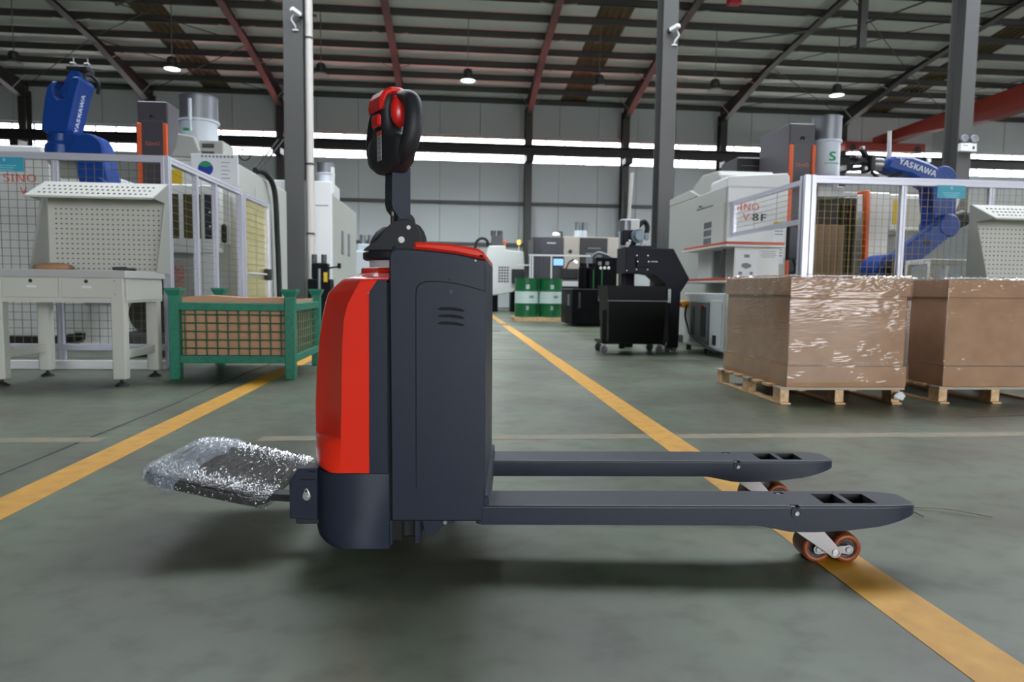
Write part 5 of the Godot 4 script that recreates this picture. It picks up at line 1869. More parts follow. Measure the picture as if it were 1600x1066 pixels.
	part("arm_recess", st, M["robot dark"], rb)
	st = mb()
	cyl(st, Vector3(0.66, 1.50, -0.16), Vector3(0.66, 1.50, 0.2), 0.135, 28, -1.0, 0.02)
	limb(st, Vector3(0.66, 1.52, 0.0), Vector3(0.62, 2.02, 0.0), 0.13, 0.16, 0.12)
	part("elbow_housing", st, M["robot blue"], rb)
	st = mb()
	cyl(st, Vector3(0.85, 1.56, -0.05), Vector3(1.02, 1.62, -0.05), 0.1, 20, -1.0, 0.02)
	part("elbow_motor", st, M["robot dark"], rb)
	st = mb()
	prism(st, v2([-0.09, 2.13, -0.05, 2.235, 0.02, 2.275, 0.22, 2.27, 0.42, 2.21, 0.62, 2.12, 0.70, 2.03, 0.68, 1.94, 0.56, 1.88, 0.40, 1.96, 0.22, 2.06, 0.04, 2.09]), -0.13, 0.13, 0.03)
	part("forearm", st, M["robot blue"], rb)
	lettering("letters", "YASKAWA", 0.064, M["letter white"], Transform3D(Basis(Vector3.BACK, deg_to_rad(-17)), Vector3(0.28, 2.145, 0.132)), rb, true, 0.003, 1.15)
	st = mb()
	cyl(st, Vector3(-0.20, 2.19, 0.0), Vector3(-0.06, 2.19, 0.0), 0.075, 20, -1.0, 0.012)
	part("wrist", st, M["zinc"], rb)
	st = mb()
	bx(st, Vector3(-0.26, 2.10, -0.1), Vector3(-0.20, 2.28, 0.1), 0.01)
	part("gripper_plate", st, M["robot dark"], rb)
	for q in [[-0.26, 2.26, -0.36, 2.36], [-0.26, 2.20, -0.47, 2.26], [-0.26, 2.14, -0.44, 2.12], [-0.28, 2.24, -0.46, 2.17]]:
		st = mb()
		bar(st, Vector3(q[0], q[1], 0.02), Vector3(q[2], q[3], 0.05), 0.06, 0.045, 0.008)
		part("gripper_finger", st, M["robot dark"], rb)
	for q in [[-0.42, 2.25, 0.09], [-0.33, 2.12, 0.08], [-0.36, 2.35, 0.06]]: bolt("gripper_pin", Vector3(q[0], q[1], q[2]), Vector3(0, 0, 1), 0.022, 0.05, M["zinc"], rb)
	st = mb()
	tube(st, curve([Vector3(-0.22, 2.10, 0.05), Vector3(-0.12, 2.00, 0.1), Vector3(0.0, 2.05, 0.12), Vector3(0.1, 2.08, 0.12)]), 0.018, 8)
	part("hose", st, M["cable black"], rb)
	st = mb()
	cyl(st, Vector3(0.05, 2.27, -0.05), Vector3(0.04, 2.58, -0.05), 0.022, 12)
	cyl(st, Vector3(0.05, 2.255, -0.05), Vector3(0.05, 2.33, -0.05), 0.032, 12)
	part("mast", st, M["machine white"], rb)
	st = mb()
	prism(st, v2([0.78, 1.62, 1.0, 1.62, 1.08, 1.86, 0.86, 1.92, 0.72, 1.80]), -0.3, -0.2, 0.01)
	part("cable_guard", st, M["machine white"], rb)

# ================================================================ down the aisle
func caster(parent: Node, at: Vector3, r := 0.05) -> void:
	var st := mb()
	lathe(st, [[0.0, -0.014], [r * 0.8, -0.014], [r, -0.008], [r, 0.008], [r * 0.8, 0.014], [0.0, 0.014]], 20, Transform3D(Basis(Vector3.UP, 0.5), at + Vector3(0, r, 0)), false)
	var w := part("caster", st, M["caster grey"], parent)
	st = mb()
	bx(st, at + Vector3(-0.022, r, -0.02), at + Vector3(-0.017, r * 2.3, 0.02))
	bx(st, at + Vector3(0.017, r, -0.02), at + Vector3(0.022, r * 2.3, 0.02))
	bx(st, at + Vector3(-0.03, r * 2.3, -0.03), at + Vector3(0.03, r * 2.3 + 0.008, 0.03))
	part("caster_fork", st, M["zinc"], w)

func drum(label: String, at: Vector3) -> void:
	var o := thing("steel_drum", label, "drum", at, 0.0, "green and white drums")
	var prof := [[0.0, 0.012], [.262, 0.012], [.268, 0.0], [.272, 0.006], [.272, 0.016], [.264, 0.02], [.264, .28], [.272, .29], [.272, .30], [.264, .31]]
	var st := mb()
	lathe(st, prof, 40, upright(V), false)
	part("lower_shell", st, M["drum green"], o)
	st = mb()
	lathe(st, [[.264, .31], [.265, .312], [.265, .572], [.264, .574]], 40, upright(V), false)
	part("white_band", st, M["drum white"], o)
	st = mb()
	lathe(st, [[.264, .574], [.272, .584], [.272, .594], [.264, .604], [.264, .85], [.272, .855], [.272, .87], [.262, .87], [.258, .855], [0.0, .855]], 40, upright(V), false)
	part("upper_shell", st, M["drum green"], o)
	st = mb()
	for k in 3: arc_mark(st, 0.265, 0.08, 0.0, 0.70 - 0.032 * k, 0.018)
	for k in 3: arc_mark(st, 0.265, 0.06, 0.0, 0.23 - 0.03 * k, 0.014)
	stuff(part("white_print", st, M["letter white"], o))
	st = mb()
	for k in 2: arc_mark(st, 0.2665, 0.11, 0.35, 0.46 - 0.03 * k, 0.02)
	stuff(part("dark_print", st, M["drum green"], o))

func arc_mark(st: SurfaceTool, r: float, w: float, ang: float, y: float, h: float) -> void:
	var n := 6
	var a0 := PI / 2 - ang - w / r / 2
	for i in n:
		var a := a0 + w / r * i / n
		var b := a0 + w / r * (i + 1) / n
		quad(st, Vector3(cos(b) * r, y, sin(b) * r) * Vector3(1, 1, 1), Vector3(cos(a) * r, y, sin(a) * r), Vector3(cos(a) * r, y + h, sin(a) * r), Vector3(cos(b) * r, y + h, sin(b) * r))

func build_centre() -> void:
	var st := mb()
	# chip cart
	var c := thing("chip_cart", "black chip cart on casters under the chip conveyor", "cart", Vector3(1.72, 0, -7.5))
	var rings := []
	for q in [[.14, .03, .66, -.03, -.45], [.60, .015, .675, 0.0, -.48], [.605, .01, .68, 0.005, -.485], [.77, -.005, .66, 0.0, -.52]]:
		rings.append([Vector3(q[1], q[0], q[3]), Vector3(q[2], q[0], q[3]), Vector3(q[2], q[0], q[4]), Vector3(q[1], q[0], q[4])])
	var inner := [Vector3(0.02, .77, -.02), Vector3(.64, .77, -.02), Vector3(.64, .77, -.5), Vector3(0.02, .77, -.5)]
	var floor_ := inner.map(func(p): return p - Vector3(0, 0.4, 0))
	rings.append(inner)
	rings.append(floor_)
	loft(st, rings, false)
	part("hopper", st, M["tank black"], c)
	st = mb()
	bx(st, Vector3(0.0, .595, 0.0), Vector3(.69, .608, 0.012), 0.003)
	part("rim", st, M["caster grey"], c)
	st = mb()
	bx(st, Vector3(-0.05, .12, -0.04), Vector3(0.0, .50, -0.0), 0.006)
	part("push_bar", st, M["tank black"], c)
	st = mb()
	bx(st, Vector3(-0.04, .115, -0.46), Vector3(.68, .145, 0.0), 0.005)
	part("frame", st, M["tank black"], c)
	for p in [[-0.02, -0.04], [.62, -0.04], [0.0, -0.42], [.62, -0.42]]: caster(c, Vector3(p[0], 0, p[1]))
	# chip conveyor
	var v := thing("chip_conveyor", "black chip conveyor with grey motor above the chip cart", "chip conveyor", Vector3(1.95, 0, -7.75))
	st = mb()
	prism(st, v2([0.03, .915, 0.03, 1.215, 0.59, 1.205, .79, .86, .74, .78, .69, .70, .68, .06, .57, .06, .55, .55, .50, .80, .38, .90, .30, .915]), -0.42, 0.0, 0.006)
	var bd := part("casing", st, M["conveyor black"], v)
	st = mb()
	bx(st, Vector3(0.15, .985, 0.0), Vector3(0.31, 1.09, 0.03), 0.006)
	part("cover_plate", st, M["conveyor black"], bd)
	for p in [[.16, 1.12], [.29, 1.12], [.16, 1.05], [.29, 1.05], [.16, .96], [.29, .96], [.045, .945]]: bolt("screw", Vector3(p[0], p[1], 0.0 if p[1] > 1.1 or p[1] < .97 else 0.03), Vector3(0, 0, 1), 0.009, 0.006, M["zinc"], bd, 8)
	st = mb()
	for k in 5: box(st, Vector3(.335 + 0.016 * k, 1.052, 0.001), Vector3(0.011, 0.014 - 0.003 * (k % 2), 0.002))
	stuff(part("white_mark", st, M["letter white"], bd))
	st = mb()
	bx(st, Vector3(0.08, 1.21, -0.3), Vector3(.34, 1.235, -0.02), 0.006)
	bx(st, Vector3(0.02, 1.25, -0.25), Vector3(.18, 1.42, -0.1), 0.01)
	part("gear_box", st, M["conveyor black"], v)
	st = mb()
	lathe(st, [[0.0, -0.2], [.07, -0.2], [.08, -0.12], [.08, -0.02], [.058, -0.015], [.058, 0.03], [.052, 0.035], [0.0, 0.035]], 28, Transform3D(Basis(), Vector3(.185, 1.345, -0.02)), false)
	part("motor", st, M["motor blue"], v)
	st = mb()
	bx(st, Vector3(.25, 1.30, -0.1), Vector3(.30, 1.38, -0.02), 0.008)
	part("terminal_box", st, M["motor blue"], v)
	for q in [[.22, 1.24, 0.018], [.235, 1.29, 0.012], [.05, 1.24, 0.02], [.075, 1.27, 0.016]]:
		st = mb()
		cyl(st, Vector3(q[0], q[1] - 0.025, -0.05), Vector3(q[0] + 0.01, q[1] + 0.025, -0.03), q[2], 10)
		part("pipe_fitting", st, M["machine white"], v)
	st = mb()
	bx(st, Vector3(.54, .58, -0.02), Vector3(.575, .74, 0.004), 0.003)
	part("pale_strip", st, M["cabinet pale"], v)
	for x in [.585, .66]: caster(v, Vector3(x, 0, -0.1), 0.045)
	# mist collector and mast on the machine behind
	var mc := thing("mist_collector", "small white mist collector drum over the black chip conveyor", "mist collector", Vector3(2.085, 0, -8.25))
	collector(mc, Vector3(0, 1.20, 0), 0.075, 0.20, 0.13)
	st = mb()
	bx(st, Vector3(-0.03, 0.0, -0.05), Vector3(0.03, 1.2, 0.01), 0.005)
	part("stand", st, M["conveyor black"], mc)
	var ms := thing("signal_mast", "slim white mast with black cable chain rising behind the chip conveyor", "mast", Vector3(2.18, 0, -8.45))
	st = mb()
	bar(st, Vector3(0.0, 1.55, 0), Vector3(0.035, 2.17, 0), 0.055, 0.03, 0.005)
	part("mast", st, M["machine white"], ms)
	st = mb()
	for k in 14: box(st, Vector3(-0.05, 1.60 + 0.025 * k, 0.02), Vector3(0.034, 0.019, 0.03), 0.003)
	stuff(part("cable_chain", st, M["cable black"], ms))
	st = mb()
	bx(st, Vector3(-0.09, 1.46, -0.1), Vector3(.13, 1.60, 0.06), 0.008)
	part("white_box", st, M["machine white"], ms)
	st = mb()
	bx(st, Vector3(-0.05, 0.0, -0.1), Vector3(.10, 1.46, 0.0), 0.008)
	part("pedestal", st, M["conveyor black"], ms)
	st = mb()
	tube(st, curve([Vector3(.13, 1.52, 0.0), Vector3(.20, 1.58, 0.0), Vector3(.24, 1.50, 0.02), Vector3(.2, 1.36, 0.05)]), 0.03, 8)
	part("hose", st, M["cable black"], ms)

	# coolant tanks
	var tk := thing("coolant_tank", "black coolant tank with pumps and gauges beside the green drums", "coolant tank", Vector3(2.62, 0, -13.6))
	st = mb()
	prism(st, v2([-.36, 0.0, -.30, .45, -.15, .58, .55, .60, .55, -.5, -.36, -.5]).map(func(p): return p), .04, .74, 0.02, Transform3D(Basis(Vector3(1, 0, 0), Vector3(0, 0, 1), Vector3(0, -1, 0)), Vector3(0, .78, 0)))
	part("tank", st, M["tank black"], tk)
	for q in [[-.30, .0, .30, .16, .42, "cabinet slate"], [.04, .46, .20, .42, .56, "caster grey"]]: pass
	st = mb()
	bx(st, Vector3(-.2, .36, .56), Vector3(-.02, .66, .575), 0.004)
	part("sight_window", st, M["panel dark"], tk)
	st = mb()
	bx(st, Vector3(.18, .50, .595), Vector3(.30, .62, .61), 0.004)
	part("name_plate", st, M["caster grey"], tk)
	for x in [-.05, .12]:
		st = mb()
		cyl(st, Vector3(x, .74, .2), Vector3(x, 1.16, .2), 0.09, 20, -1.0, 0.01)
		cyl(st, Vector3(x, 1.16, .2), Vector3(x, 1.24, .2), 0.07, 20)
		part("pump", st, M["tank black"], tk)
	st = mb()
	bx(st, Vector3(.20, .74, -.1), Vector3(.62, 1.36, .25), 0.01)
	var mf := part("manifold", st, M["tank black"], tk)
	for x in [.27, .42]:
		st = mb()
		box(st, Vector3(x, 1.24, .255), Vector3(0.07, 0.07, 0.02), 0.005)
		part("valve", st, M["ink grey"], mf)
	for x in [.29, .37, .45]: bolt("gauge", Vector3(x, 1.15, .25), Vector3(0, 0, 1), 0.03, 0.02, M["white cap"], mf)
	st = mb()
	tube(st, curve([Vector3(.15, 1.36, .1), Vector3(.25, 1.45, .15), Vector3(.38, 1.42, .2), Vector3(.52, 1.36, .2)]), 0.03, 8)
	part("hose", st, M["duct steel"], tk)
	for x in [.13, .30]:
		st = mb()
		bx(st, Vector3(x, .72, .28), Vector3(x + 0.025, 1.12, .30), 0.003)
		part("green_strip", st, M["drum green"], tk)
	st = mb()
	bx(st, Vector3(.46, .25, .60), Vector3(.62, .62, .72), 0.01)
	part("valve_box", st, M["cabinet pale"], tk)
	st = mb()
	bx(st, Vector3(-.34, .40, .05), Vector3(-.26, .62, .30), 0.004)
	part("side_plate", st, M["cabinet slate"], tk)
	st = mb()
	tube(st, curve([Vector3(.62, .74, .6), Vector3(.62, 1.0, .6), Vector3(.66, 1.06, .6), Vector3(.72, 1.0, .6), Vector3(.72, .8, .6)]), 0.018, 8)
	part("pipe", st, M["duct steel"], tk)
	for p in [[-.2, .4], [.4, .5]]: caster(tk, Vector3(p[0], 0, p[1]), 0.02)

	# drums on their pallet
	var pl := thing("wood_pallet", "wooden pallet under the two green drums", "pallet", Vector3(1.38, 0, -15.05), 0.0)
	for k in 3:
		st = mb()
		bx(st, Vector3(0.0, 0.0, -0.42 * k - 0.10), Vector3(1.12, 0.07, -0.42 * k), 0.004)
		part("runner", st, M["pallet wood"], pl)
	for k in 8:
		st = mb()
		bx(st, Vector3(0.14 * k, 0.07, -0.95), Vector3(0.14 * k + 0.125, 0.09, 0.0), 0.003)
		part("top_board", st, M["pallet wood"], pl)
	drum("green steel drum with white band on the left of the pallet", Vector3(1.665, .09, -15.36))
	drum("green steel drum with white band on the right, against the black tank", Vector3(2.21, .09, -15.36))

	# white guard rail
	var gr := thing("guard_rail", "thin white guard rail behind the green drums", "guard rail", Vector3(1.86, 0, -16.6))
	for x in [0.0, .06, .52]:
		st = mb()
		bx(st, Vector3(x, 0, -0.02), Vector3(x + 0.035, 1.55, 0.02), 0.004)
		part("post", st, M["machine white"], gr)
	st = mb()
	bx(st, Vector3(-0.02, 1.52, -0.02), Vector3(1.5, 1.56, 0.02), 0.004)
	part("rail", st, M["machine white"], gr)
	st = mb()
	bx(st, Vector3(-0.3, 1.28, -0.02), Vector3(0.0, 1.31, 0.02), 0.004)
	part("rail", st, M["machine white"], gr)

	# white milling machine far left of the drums
	var w := thing("milling_machine", "small white milling machine with dark motor at the far end of the aisle", "milling machine", Vector3(1.55, 0, -21.0))
	st = mb()
	prism(st, v2([-.55, .80, -.55, 1.55, -.50, 1.80, -.44, 2.02, .05, 2.03, .09, 1.90, .62, 1.85, .66, 1.30, .60, .95, .30, .62, -.30, .50]), -.8, 0.0, 0.02)
	var bo := part("body", st, M["machine white"], w)
	st = mb()
	for r in 6:
		for k in 4: box(st, Vector3(-.12 + 0.085 * k, .94 + 0.085 * r, 0.002), Vector3(0.06, 0.05, 0.006))
	stuff(part("grille", st, M["tower dark"], bo))
	st = mb()
	bx(st, Vector3(-.36, 2.02, -.5), Vector3(-.02, 2.34, -.1), 0.01)
	for x in [-.3, -.1]: cyl(st, Vector3(x, 2.34, -.3), Vector3(x, 2.5, -.3), 0.085, 18)
	part("spindle_motor", st, M["tower dark"], w)
	st = mb()
	tube(st, curve([Vector3(-.85, 1.7, -.3), Vector3(-.84, 2.1, -.3), Vector3(-.68, 2.26, -.3), Vector3(-.5, 2.2, -.3), Vector3(-.46, 2.0, -.3)]), 0.045, 10)
	part("cable_hose", st, M["cable black"], w)
	st = mb()
	bx(st, Vector3(.02, 2.03, -.3), Vector3(.09, 2.2, -.2), 0.01)
	part("orange_box", st, M["orange"], w)
	st = mb()
	cyl(st, Vector3(.49, 1.85, -.2), Vector3(.49, 2.08, -.2), 0.015, 8)
	part("beacon_pole", st, M["machine white"], w)
	st = mb()
	cyl(st, Vector3(.49, 2.08, -.2), Vector3(.49, 2.22, -.2), 0.06, 16, -1.0, 0.015)
	part("amber_lamp", st, M["beacon amber"], w)
	st = mb()
	bx(st, Vector3(.25, .88, 0.0), Vector3(.62, 1.32, 0.2), 0.02)
	part("control_box", st, M["tower black"], w)
	for x in [-.4, .25]:
		st = mb()
		bx(st, Vector3(x, 0, -.7), Vector3(x + .25, .65, -.05), 0.02)
		part("stand", st, M["tank black"], w)
	st = mb()
	bx(st, Vector3(-.6, .1, -.2), Vector3(-.35, .75, 0.15), 0.02)
	part("chip_bin", st, M["tank black"], w)

	# dark lathe row behind the drums
	var l := thing("turning_machine", "dark grey turning machine with lamp on top behind the white guard rail", "turning machine", Vector3(2.35, 0, -20.0))
	st = mb()
	prism(st, v2([0.0, 0.0, 0.0, -.05, .22, .0, .88, .0, .88, -1.4, 0.0, -1.4]).map(func(p): return p), -2.24, 0.0, 0.02, Transform3D(Basis(Vector3(1, 0, 0), Vector3(0, 0, 1), Vector3(0, -1, 0)), V))
	part("casing", st, M["far grey"], l)
	st = mb()
	bx(st, Vector3(.30, .6, 0.0), Vector3(.82, 1.85, 0.02), 0.01)
	part("door", st, M["far grey"], l)
	st = mb()
	bx(st, Vector3(.40, 2.05, 0.0), Vector3(.66, 2.085, 0.006))
	part("name_strip", st, M["letter white"], l)
	st = mb()
	lathe(st, [[0.0, 0.0], [.10, 0.0], [.10, .05], [.05, .08], [0.0, .08]], 18, upright(Vector3(.66, 2.3, 0.0)), false)
	part("work_lamp", st, M["work light"], l)
	st = mb()
	bar(st, Vector3(.66, 2.39, 0.0), Vector3(.85, 2.4, -.1), 0.04, 0.04)
	bar(st, Vector3(.85, 2.4, -.1), Vector3(.85, 2.22, -.1), 0.04, 0.04)
	part("lamp_arm", st, M["tower black"], l)
	var l2 := thing("turning_machine", "beige turning machine with black door and twin drums behind the coolant tank", "turning machine", Vector3(3.24, 0, -20.0))
	st = mb()
	bx(st, Vector3(0, 0, -1.4), Vector3(1.66, 2.27, 0.0), 0.02)
	part("casing", st, M["far beige"], l2)
	st = mb()
	bx(st, Vector3(.48, .5, 0.0), Vector3(1.31, 2.24, 0.04), 0.015)
	var ld := part("door", st, M["far black"], l2)
	st = mb()
	bx(st, Vector3(.66, 1.35, 0.04), Vector3(1.14, 1.80, 0.05), 0.01)
	part("door_window", st, M["cabinet slate"], ld)
	st = mb()
	bx(st, Vector3(.72, 1.92, 0.04), Vector3(1.1, 1.95, 0.045))
	part("name_strip", st, M["ink grey"], ld)
	bolt("round_badge", Vector3(.20, 1.83, 0.0), Vector3(0, 0, 1), 0.06, 0.01, M["panel dark"], l2, 20)
	st = mb()
	lathe(st, [[0.0, 0.0], [.20, 0.0], [.18, .2], [0.0, .2]], 20, upright(Vector3(.56, 2.27, -.3)), false)
	part("drum_base", st, M["collector white"], l2)
	for x in [.46, .67]:
		st = mb()
		cyl(st, Vector3(x, 2.47, -.3), Vector3(x, 2.72, -.3), 0.085, 18)
		part("steel_drum", st, M["duct steel"], l2)
	st = mb()
	cyl(st, Vector3(1.72, 2.27, -.1), Vector3(1.72, 2.40, -.1), 0.015, 8)
	part("beacon_pole", st, M["machine white"], l2)
	st = mb()
	cyl(st, Vector3(1.72, 2.38, -.1), Vector3(1.72, 2.50, -.1), 0.06, 16, -1.0, 0.015)
	part("green_lamp", st, M["beacon green"], l2)
	# bench with screen, in front of the lathes
	var sc := thing("control_desk", "dark control desk with small blue lit screen behind the drums", "control desk", Vector3(2.98, 0, -19.0))
	st = mb()
	bx(st, Vector3(-.1, 0, -.3), Vector3(.62, 1.0, 0.0), 0.02)
	part("desk", st, M["far grey"], sc)
	st = mb()
	bx(st, Vector3(.05, 1.0, -.25), Vector3(.55, 1.30, -.02), 0.03)
	part("machine_head", st, M["tower black"], sc)
	st = mb()
	bx(st, Vector3(-.20, 1.36, -.1), Vector3(.14, 1.60, -.06), 0.01)
	var mo := part("monitor", st, M["tower black"], sc)
	st = mb()
	bx(st, Vector3(-.17, 1.39, -.06), Vector3(.11, 1.57, -.056))
	part("screen", st, M["screen glow"], mo)
	st = mb()
	bar(st, Vector3(-.02, 1.36, -.09), Vector3(.1, 1.25, -.1), 0.04, 0.04)
	part("monitor_arm", st, M["tower black"], sc)
	st = mb()
	bx(st, Vector3(.04, .80, 0.0), Vector3(.52, .95, 0.06), 0.01)
	part("white_guard", st, M["machine white"], sc)
	st = mb()
	lathe(st, [[0.0, 0.0], [.06, 0.0], [.05, .05], [0.0, .05]], 14, Transform3D(frame_of(Vector3(0.5, 1, 0)), Vector3(.45, 1.48, -.05)), false)
	part("work_lamp", st, M["work light"], sc)
	st = mb()
	tube(st, curve([Vector3(.45, 1.5, -.05), Vector3(.40, 1.55, -.05), Vector3(.28, 1.48, -.1), Vector3(.2, 1.3, -.1)]), 0.02, 8)
	part("lamp_neck", st, M["tower black"], sc)

	# grey machine left of the truck, beyond the column
	var m := thing("machining_centre", "tall grey machine with drum on top behind the pale downpipe", "machining centre", Vector3(-2.39, 0, -14.0))
	st = mb()
	bx(st, Vector3(-1.2, 0.1, -3.4), Vector3(0, 2.55, -0.02), 0.02)
	part("casing", st, M["machine grey"], m)
	st = mb()
	bx(st, Vector3(-1.2, 0.1, -1.0), Vector3(-0.01, 2.8, 0), 0.02)
	part("front_casing", st, M["machine white"], m)
	for z in [-1.05, -2.0]:
		st = mb()
		bx(st, Vector3(-0.005, 1.42, z - 0.3), Vector3(0.012, 1.92, z), 0.004)
		part("vent", st, M["cabinet slate"], m)
	st = mb()
	bx(st, Vector3(-1.1, 0, -3.3), Vector3(-0.1, 0.1, -0.1))
	part("plinth", st, M["tower black"], m)
	collector(m, Vector3(-0.20, 2.8, -0.4), 0.175, 0.18, 0.20)
	st = mb()
	bx(st, Vector3(-0.03, 2.55, -0.1), Vector3(0.035, 3.08, -0.02), 0.008)
	part("white_post", st, M["machine white"], m)
	st = mb()
	bx(st, Vector3(-0.33, 2.31, 0), Vector3(-0.08, 2.325, 0.004))
	part("seam", st, M["panel gap"], m)
	var eq := thing("pump_unit", "black pump unit with yellow tag in front of the tall grey machine", "pump unit", Vector3(-2.42, 0, -13.2))
	st = mb()
	bx(st, Vector3(-0.30, 0, -0.4), Vector3(0.12, .86, 0), 0.02)
	part("cabinet", st, M["tank black"], eq)
	st = mb()
	bx(st, Vector3(-0.24, .86, -0.3), Vector3(0.06, 1.16, -0.05), 0.02)
	part("pump_head", st, M["tank black"], eq)
	for x in [-0.2, -0.02]:
		st = mb()
		cyl(st, Vector3(x, 1.16, -0.15), Vector3(x, 1.32, -0.15), 0.05, 14)
		part("pump_motor", st, M["tower dark"], eq)
	st = mb()
	bx(st, Vector3(0.0, .80, 0.0), Vector3(0.07, .98, 0.03), 0.005)
	part("yellow_tag", st, M["sign yellow"], eq)
	st = mb()
	cyl(st, Vector3(-0.08, .55, 0.03), Vector3(-0.08, 1.05, 0.03), 0.03, 12)
	part("filter_tube", st, M["duct steel"], eq)
	st = mb()
	bar(st, Vector3(0.05, 1.06, -0.1), Vector3(0.28, 1.10, -0.1), 0.03, 0.03)
	bx(st, Vector3(0.24, 1.06, -0.14), Vector3(0.30, 1.16, -0.06), 0.01)
	part("lever", st, M["tank black"], eq)
	var sm := thing("milling_machine", "small white machine with two grey drums left of the truck's tiller", "milling machine", Vector3(-2.5, 0, -20.0))
	st = mb()
	bx(st, Vector3(-0.5, 0.1, -1.0), Vector3(0.5, 1.75, 0), 0.03)
	part("body", st, M["collector white"], sm)
	for x in [-0.1, 0.12, 0.44]:
		st = mb()
		cyl(st, Vector3(x, 1.95, -.3), Vector3(x, 2.22, -.3), 0.085, 16)
		part("steel_drum", st, M["duct steel"], sm)
	st = mb()
	bx(st, Vector3(-0.22, 1.75, -.5), Vector3(0.26, 1.95, -.1), 0.02)
	part("drum_base", st, M["collector white"], sm)
	st = mb()
	bx(st, Vector3(-0.4, 0, -0.9), Vector3(0.4, 0.1, -0.1))
	part("plinth", st, M["tower black"], sm)

# ---------------------------------------------------------------- on the columns, on the floor, under the roof
func security_camera(label: String, at: Vector3, s: float) -> void:
	var o := thing("security_camera", label, "security camera", at, 0.0, "security cameras on the columns")
	var st := mb()
	bar(st, Vector3(s * 0.10, 0.0, 0.04), Vector3(-s * 0.03, 0.05, 0.20), 0.09, 0.08, 0.012)
	part("camera_body", st, M["white cap"], o)
	st = mb()
	bar(st, Vector3(s * 0.10, 0.0, 0.04), Vector3(s * 0.13, -0.012, 0.0), 0.085, 0.075, 0.01)
	part("camera_back", st, M["black matt"], o)
	st = mb()
	tube(st, curve([Vector3(0, -0.02, 0.1), Vector3(-s * 0.06, -0.10, 0.08), Vector3(-s * 0.0, -0.20, 0.05), Vector3(0.0, -0.25, 0.0)]), 0.018, 8)
	part("bracket", st, M["white cap"], o)
	st = mb()
	box(st, Vector3(0, -0.27, 0.0), Vector3(0.11, 0.03, 0.06), 0.006)
	part("mount", st, M["white cap"], o)

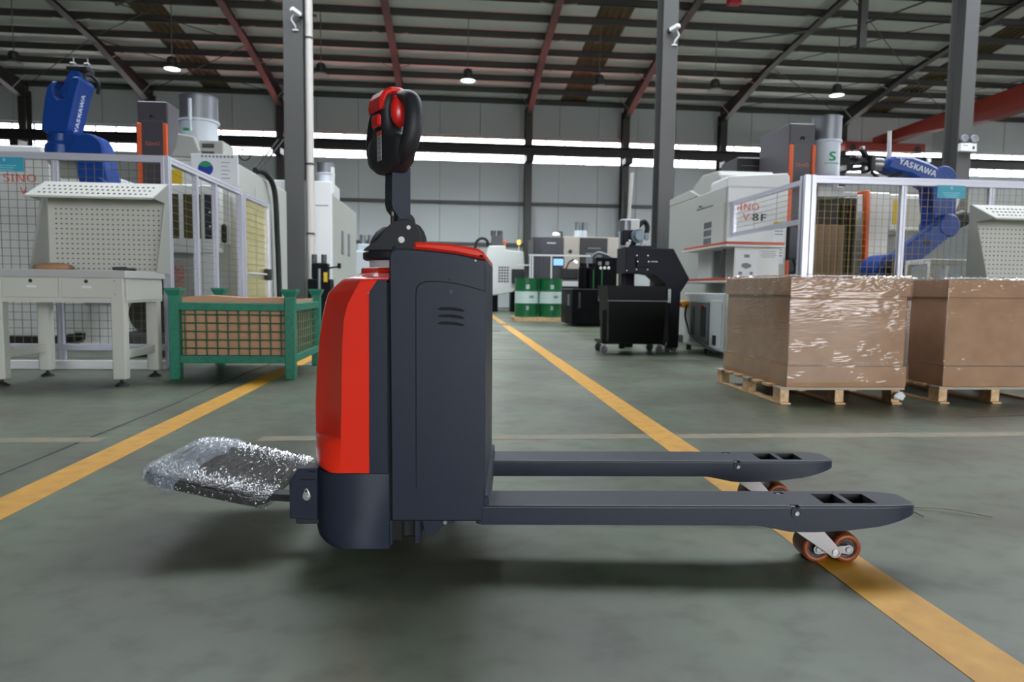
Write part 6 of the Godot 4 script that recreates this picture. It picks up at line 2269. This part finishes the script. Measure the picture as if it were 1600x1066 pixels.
func build_details() -> void:
	var zf := -14.0 + 0.222
	security_camera("white security camera high on the column with the downpipe", Vector3(-3.02, 5.86, zf), 1.0)
	security_camera("white security camera high on the column behind the chip conveyor", Vector3(4.40, 5.90, zf), -1.0)
	var st := mb()
	tube(st, [Vector3(0, 0.0, 0), Vector3(0, 3.1, 0), Vector3(0, 3.12, 0), Vector3(0, 8.6, 0)], 0.075, 18)
	var dp := thing("downpipe", "pale plastic downpipe strapped to the right of the first column", "downpipe", Vector3(-2.80, 0, -13.92))
	part("pipe", st, M["pipe pale"], dp)
	for y in [1.75, 3.1, 5.5]:
		st = mb()
		lathe(st, [[0.076, -0.02], [0.081, -0.02], [0.081, 0.02], [0.076, 0.02]], 18, upright(Vector3(0, y, 0)), false)
		part("strap", st, M["steel dark"], dp)
	var em := thing("emergency_lamp", "white emergency lamp box with two round heads on the right column", "emergency lamp", Vector3(10.76, 3.80, zf))
	st = mb()
	bx(st, Vector3(-0.19, -0.09, 0), Vector3(0.17, 0.085, 0.10), 0.012)
	part("box", st, M["white cap"], em)
	for x in [-0.12, 0.10]:
		st = mb()
		lathe(st, [[0.0, -0.05], [0.05, -0.05], [0.085, 0.0], [0.085, 0.03], [0.07, 0.035], [0.0, 0.025]], 20, Transform3D(Basis(), Vector3(x, 0.17, 0.08)))
		part("lamp_head", st, M["duct steel"], em)
	st = mb()
	box(st, Vector3(0.09, -0.01, 0.101), Vector3(0.05, 0.06, 0.003))
	box(st, Vector3(-0.09, 0.03, 0.101), Vector3(0.10, 0.012, 0.003))
	stuff(part("print", st, M["panel dark"], em))
	var cj := thing("junction_box", "small white junction box with conduit on the emergency lamp column", "junction box", Vector3(10.30, 3.26, -13.95))
	st = mb()
	bx(st, Vector3(-0.06, -0.06, 0), Vector3(0.06, 0.06, 0.07), 0.01)
	part("box", st, M["white cap"], cj)
	st = mb()
	cyl(st, Vector3(0.0, -3.26, 0.03), Vector3(0.0, -0.05, 0.03), 0.028, 12)
	part("conduit", st, M["caster grey"], cj)
	st = mb()
	tube(st, curve([Vector3(-0.06, 0.0, 0.03), Vector3(-0.18, -0.02, 0.03), Vector3(-0.26, 0.12, 0.03), Vector3(-0.25, 0.25, 0.03)]), 0.01, 8)
	part("cable", st, M["white cap"], cj)
	st = mb()
	bx(st, Vector3(-0.29, 0.24, 0.0), Vector3(-0.21, 0.33, 0.06), 0.012)
	part("sensor", st, M["white cap"], cj)
	# overhead crane
	var cg := thing("crane_girder", "orange red overhead crane girder at the upper right", "overhead crane", V)
	st = mb()
	prism(st, v2([-25.6, 6.72, -9.0, 6.72, -9.0, 6.03, -20.0, 6.03, -23.4, 6.36, -25.6, 6.36]), -0.22, 0.22, 0.01, Transform3D(Basis(Vector3(0, 0, 1), Vector3(0, 1, 0), Vector3(-1, 0, 0)), Vector3(16.35, 0, 0)))
	part("girder", st, M["crane red"], cg)
	st = mb()
	bx(st, Vector3(14.7, 6.10, -25.36), Vector3(17.9, 6.42, -25.02), 0.02)
	part("end_carriage", st, M["crane red"], cg)
	for x in [15.0, 17.6]:
		st = mb()
		cyl(st, Vector3(x, 6.2, -25.4), Vector3(x, 6.2, -25.0), 0.12, 20)
		part("wheel", st, M["crane black"], cg)
	var hb := thing("hoist_block", "small red hoist block at the top edge right of the middle column", "hoist", Vector3(7.12, 8.03, -17.5))
	st = mb()
	bx(st, Vector3(-0.16, 0.0, -0.12), Vector3(0.16, 0.34, 0.12), 0.02)
	part("casing", st, M["red plastic"], hb)
	st = mb()
	bar(st, Vector3(0, 0.34, 0), Vector3(0, roof_y(-17.5) - 8.3, 0), 0.03, 0.03)
	part("hanger", st, M["steel dark"], hb)
	# straw on the floor by the fork tip
	st = mb()
	tube(st, curve([Vector3(1.49, 0.004, -2.12), Vector3(1.505, 0.010, -2.08), Vector3(1.52, 0.004, -2.03)], 5), 0.0022, 6)
	tag(part("straw", st, M["straw"]), "short dry straw on the floor near the fork tip", "straw", "straws on the floor")
	st = mb()
	tube(st, curve([Vector3(1.54, 0.004, -2.12), Vector3(1.64, 0.010, -2.08), Vector3(1.74, 0.005, -2.01)], 5), 0.0018, 6)
	tag(part("straw", st, M["straw"]), "longer dry straw on the floor, right of the short one", "straw", "straws on the floor")

# ================================================================ scene
const LAMP := 42.0
const SKY := 3.35
const EXPOSURE := 0.93


func _ready() -> void:
	var cam := Camera3D.new()
	put(cam, "camera", self)
	cam.fov = rad_to_deg(2.0 * atan(533.0 / 1067.0))
	cam.near = 0.05
	cam.far = 200.0
	cam.transform = Transform3D(Basis(Vector3.UP, deg_to_rad(-5.024)) * Basis(Vector3.RIGHT, deg_to_rad(-4.383)) * Basis(Vector3.BACK, deg_to_rad(0.75)), Vector3(0, 0.72, 0))
	cam.current = true
	var att := CameraAttributesPhysical.new()
	att.frustum_focal_length = 24.0225
	att.frustum_focus_distance = 1.8
	att.exposure_aperture = 5.0
	cam.attributes = att
	var env := Environment.new()
	env.background_mode = Environment.BG_SKY
	var sky := Sky.new()
	var sm := ProceduralSkyMaterial.new()
	sm.sky_top_color = Color(0.88, 0.90, 0.93)
	sm.sky_horizon_color = Color(0.94, 0.95, 0.96)
	sm.ground_horizon_color = Color(0.72, 0.71, 0.70)
	sm.ground_bottom_color = Color(0.58, 0.57, 0.56)
	sm.sky_energy_multiplier = SKY
	sm.ground_energy_multiplier = SKY
	sm.sun_angle_max = 0.0
	sky.sky_material = sm
	env.sky = sky
	env.ambient_light_source = Environment.AMBIENT_SOURCE_DISABLED
	env.tonemap_mode = Environment.TONE_MAPPER_LINEAR
	env.tonemap_exposure = EXPOSURE
	env.sdfgi_enabled = true
	env.ssao_enabled = true
	env.ssil_enabled = true
	var we := WorldEnvironment.new()
	we.environment = env
	put(we, "environment", self)
	make_materials()
	build_setting()
	build_lamps()
	build_truck()
	build_left()
	build_bin()
	build_right()
	build_centre()
	build_details()
	var wb2 := copy(get_node("workbench"), Vector3(5.45, 0, -4.95), 0.0, "grey steel workbench with perforated back board behind the right carton")
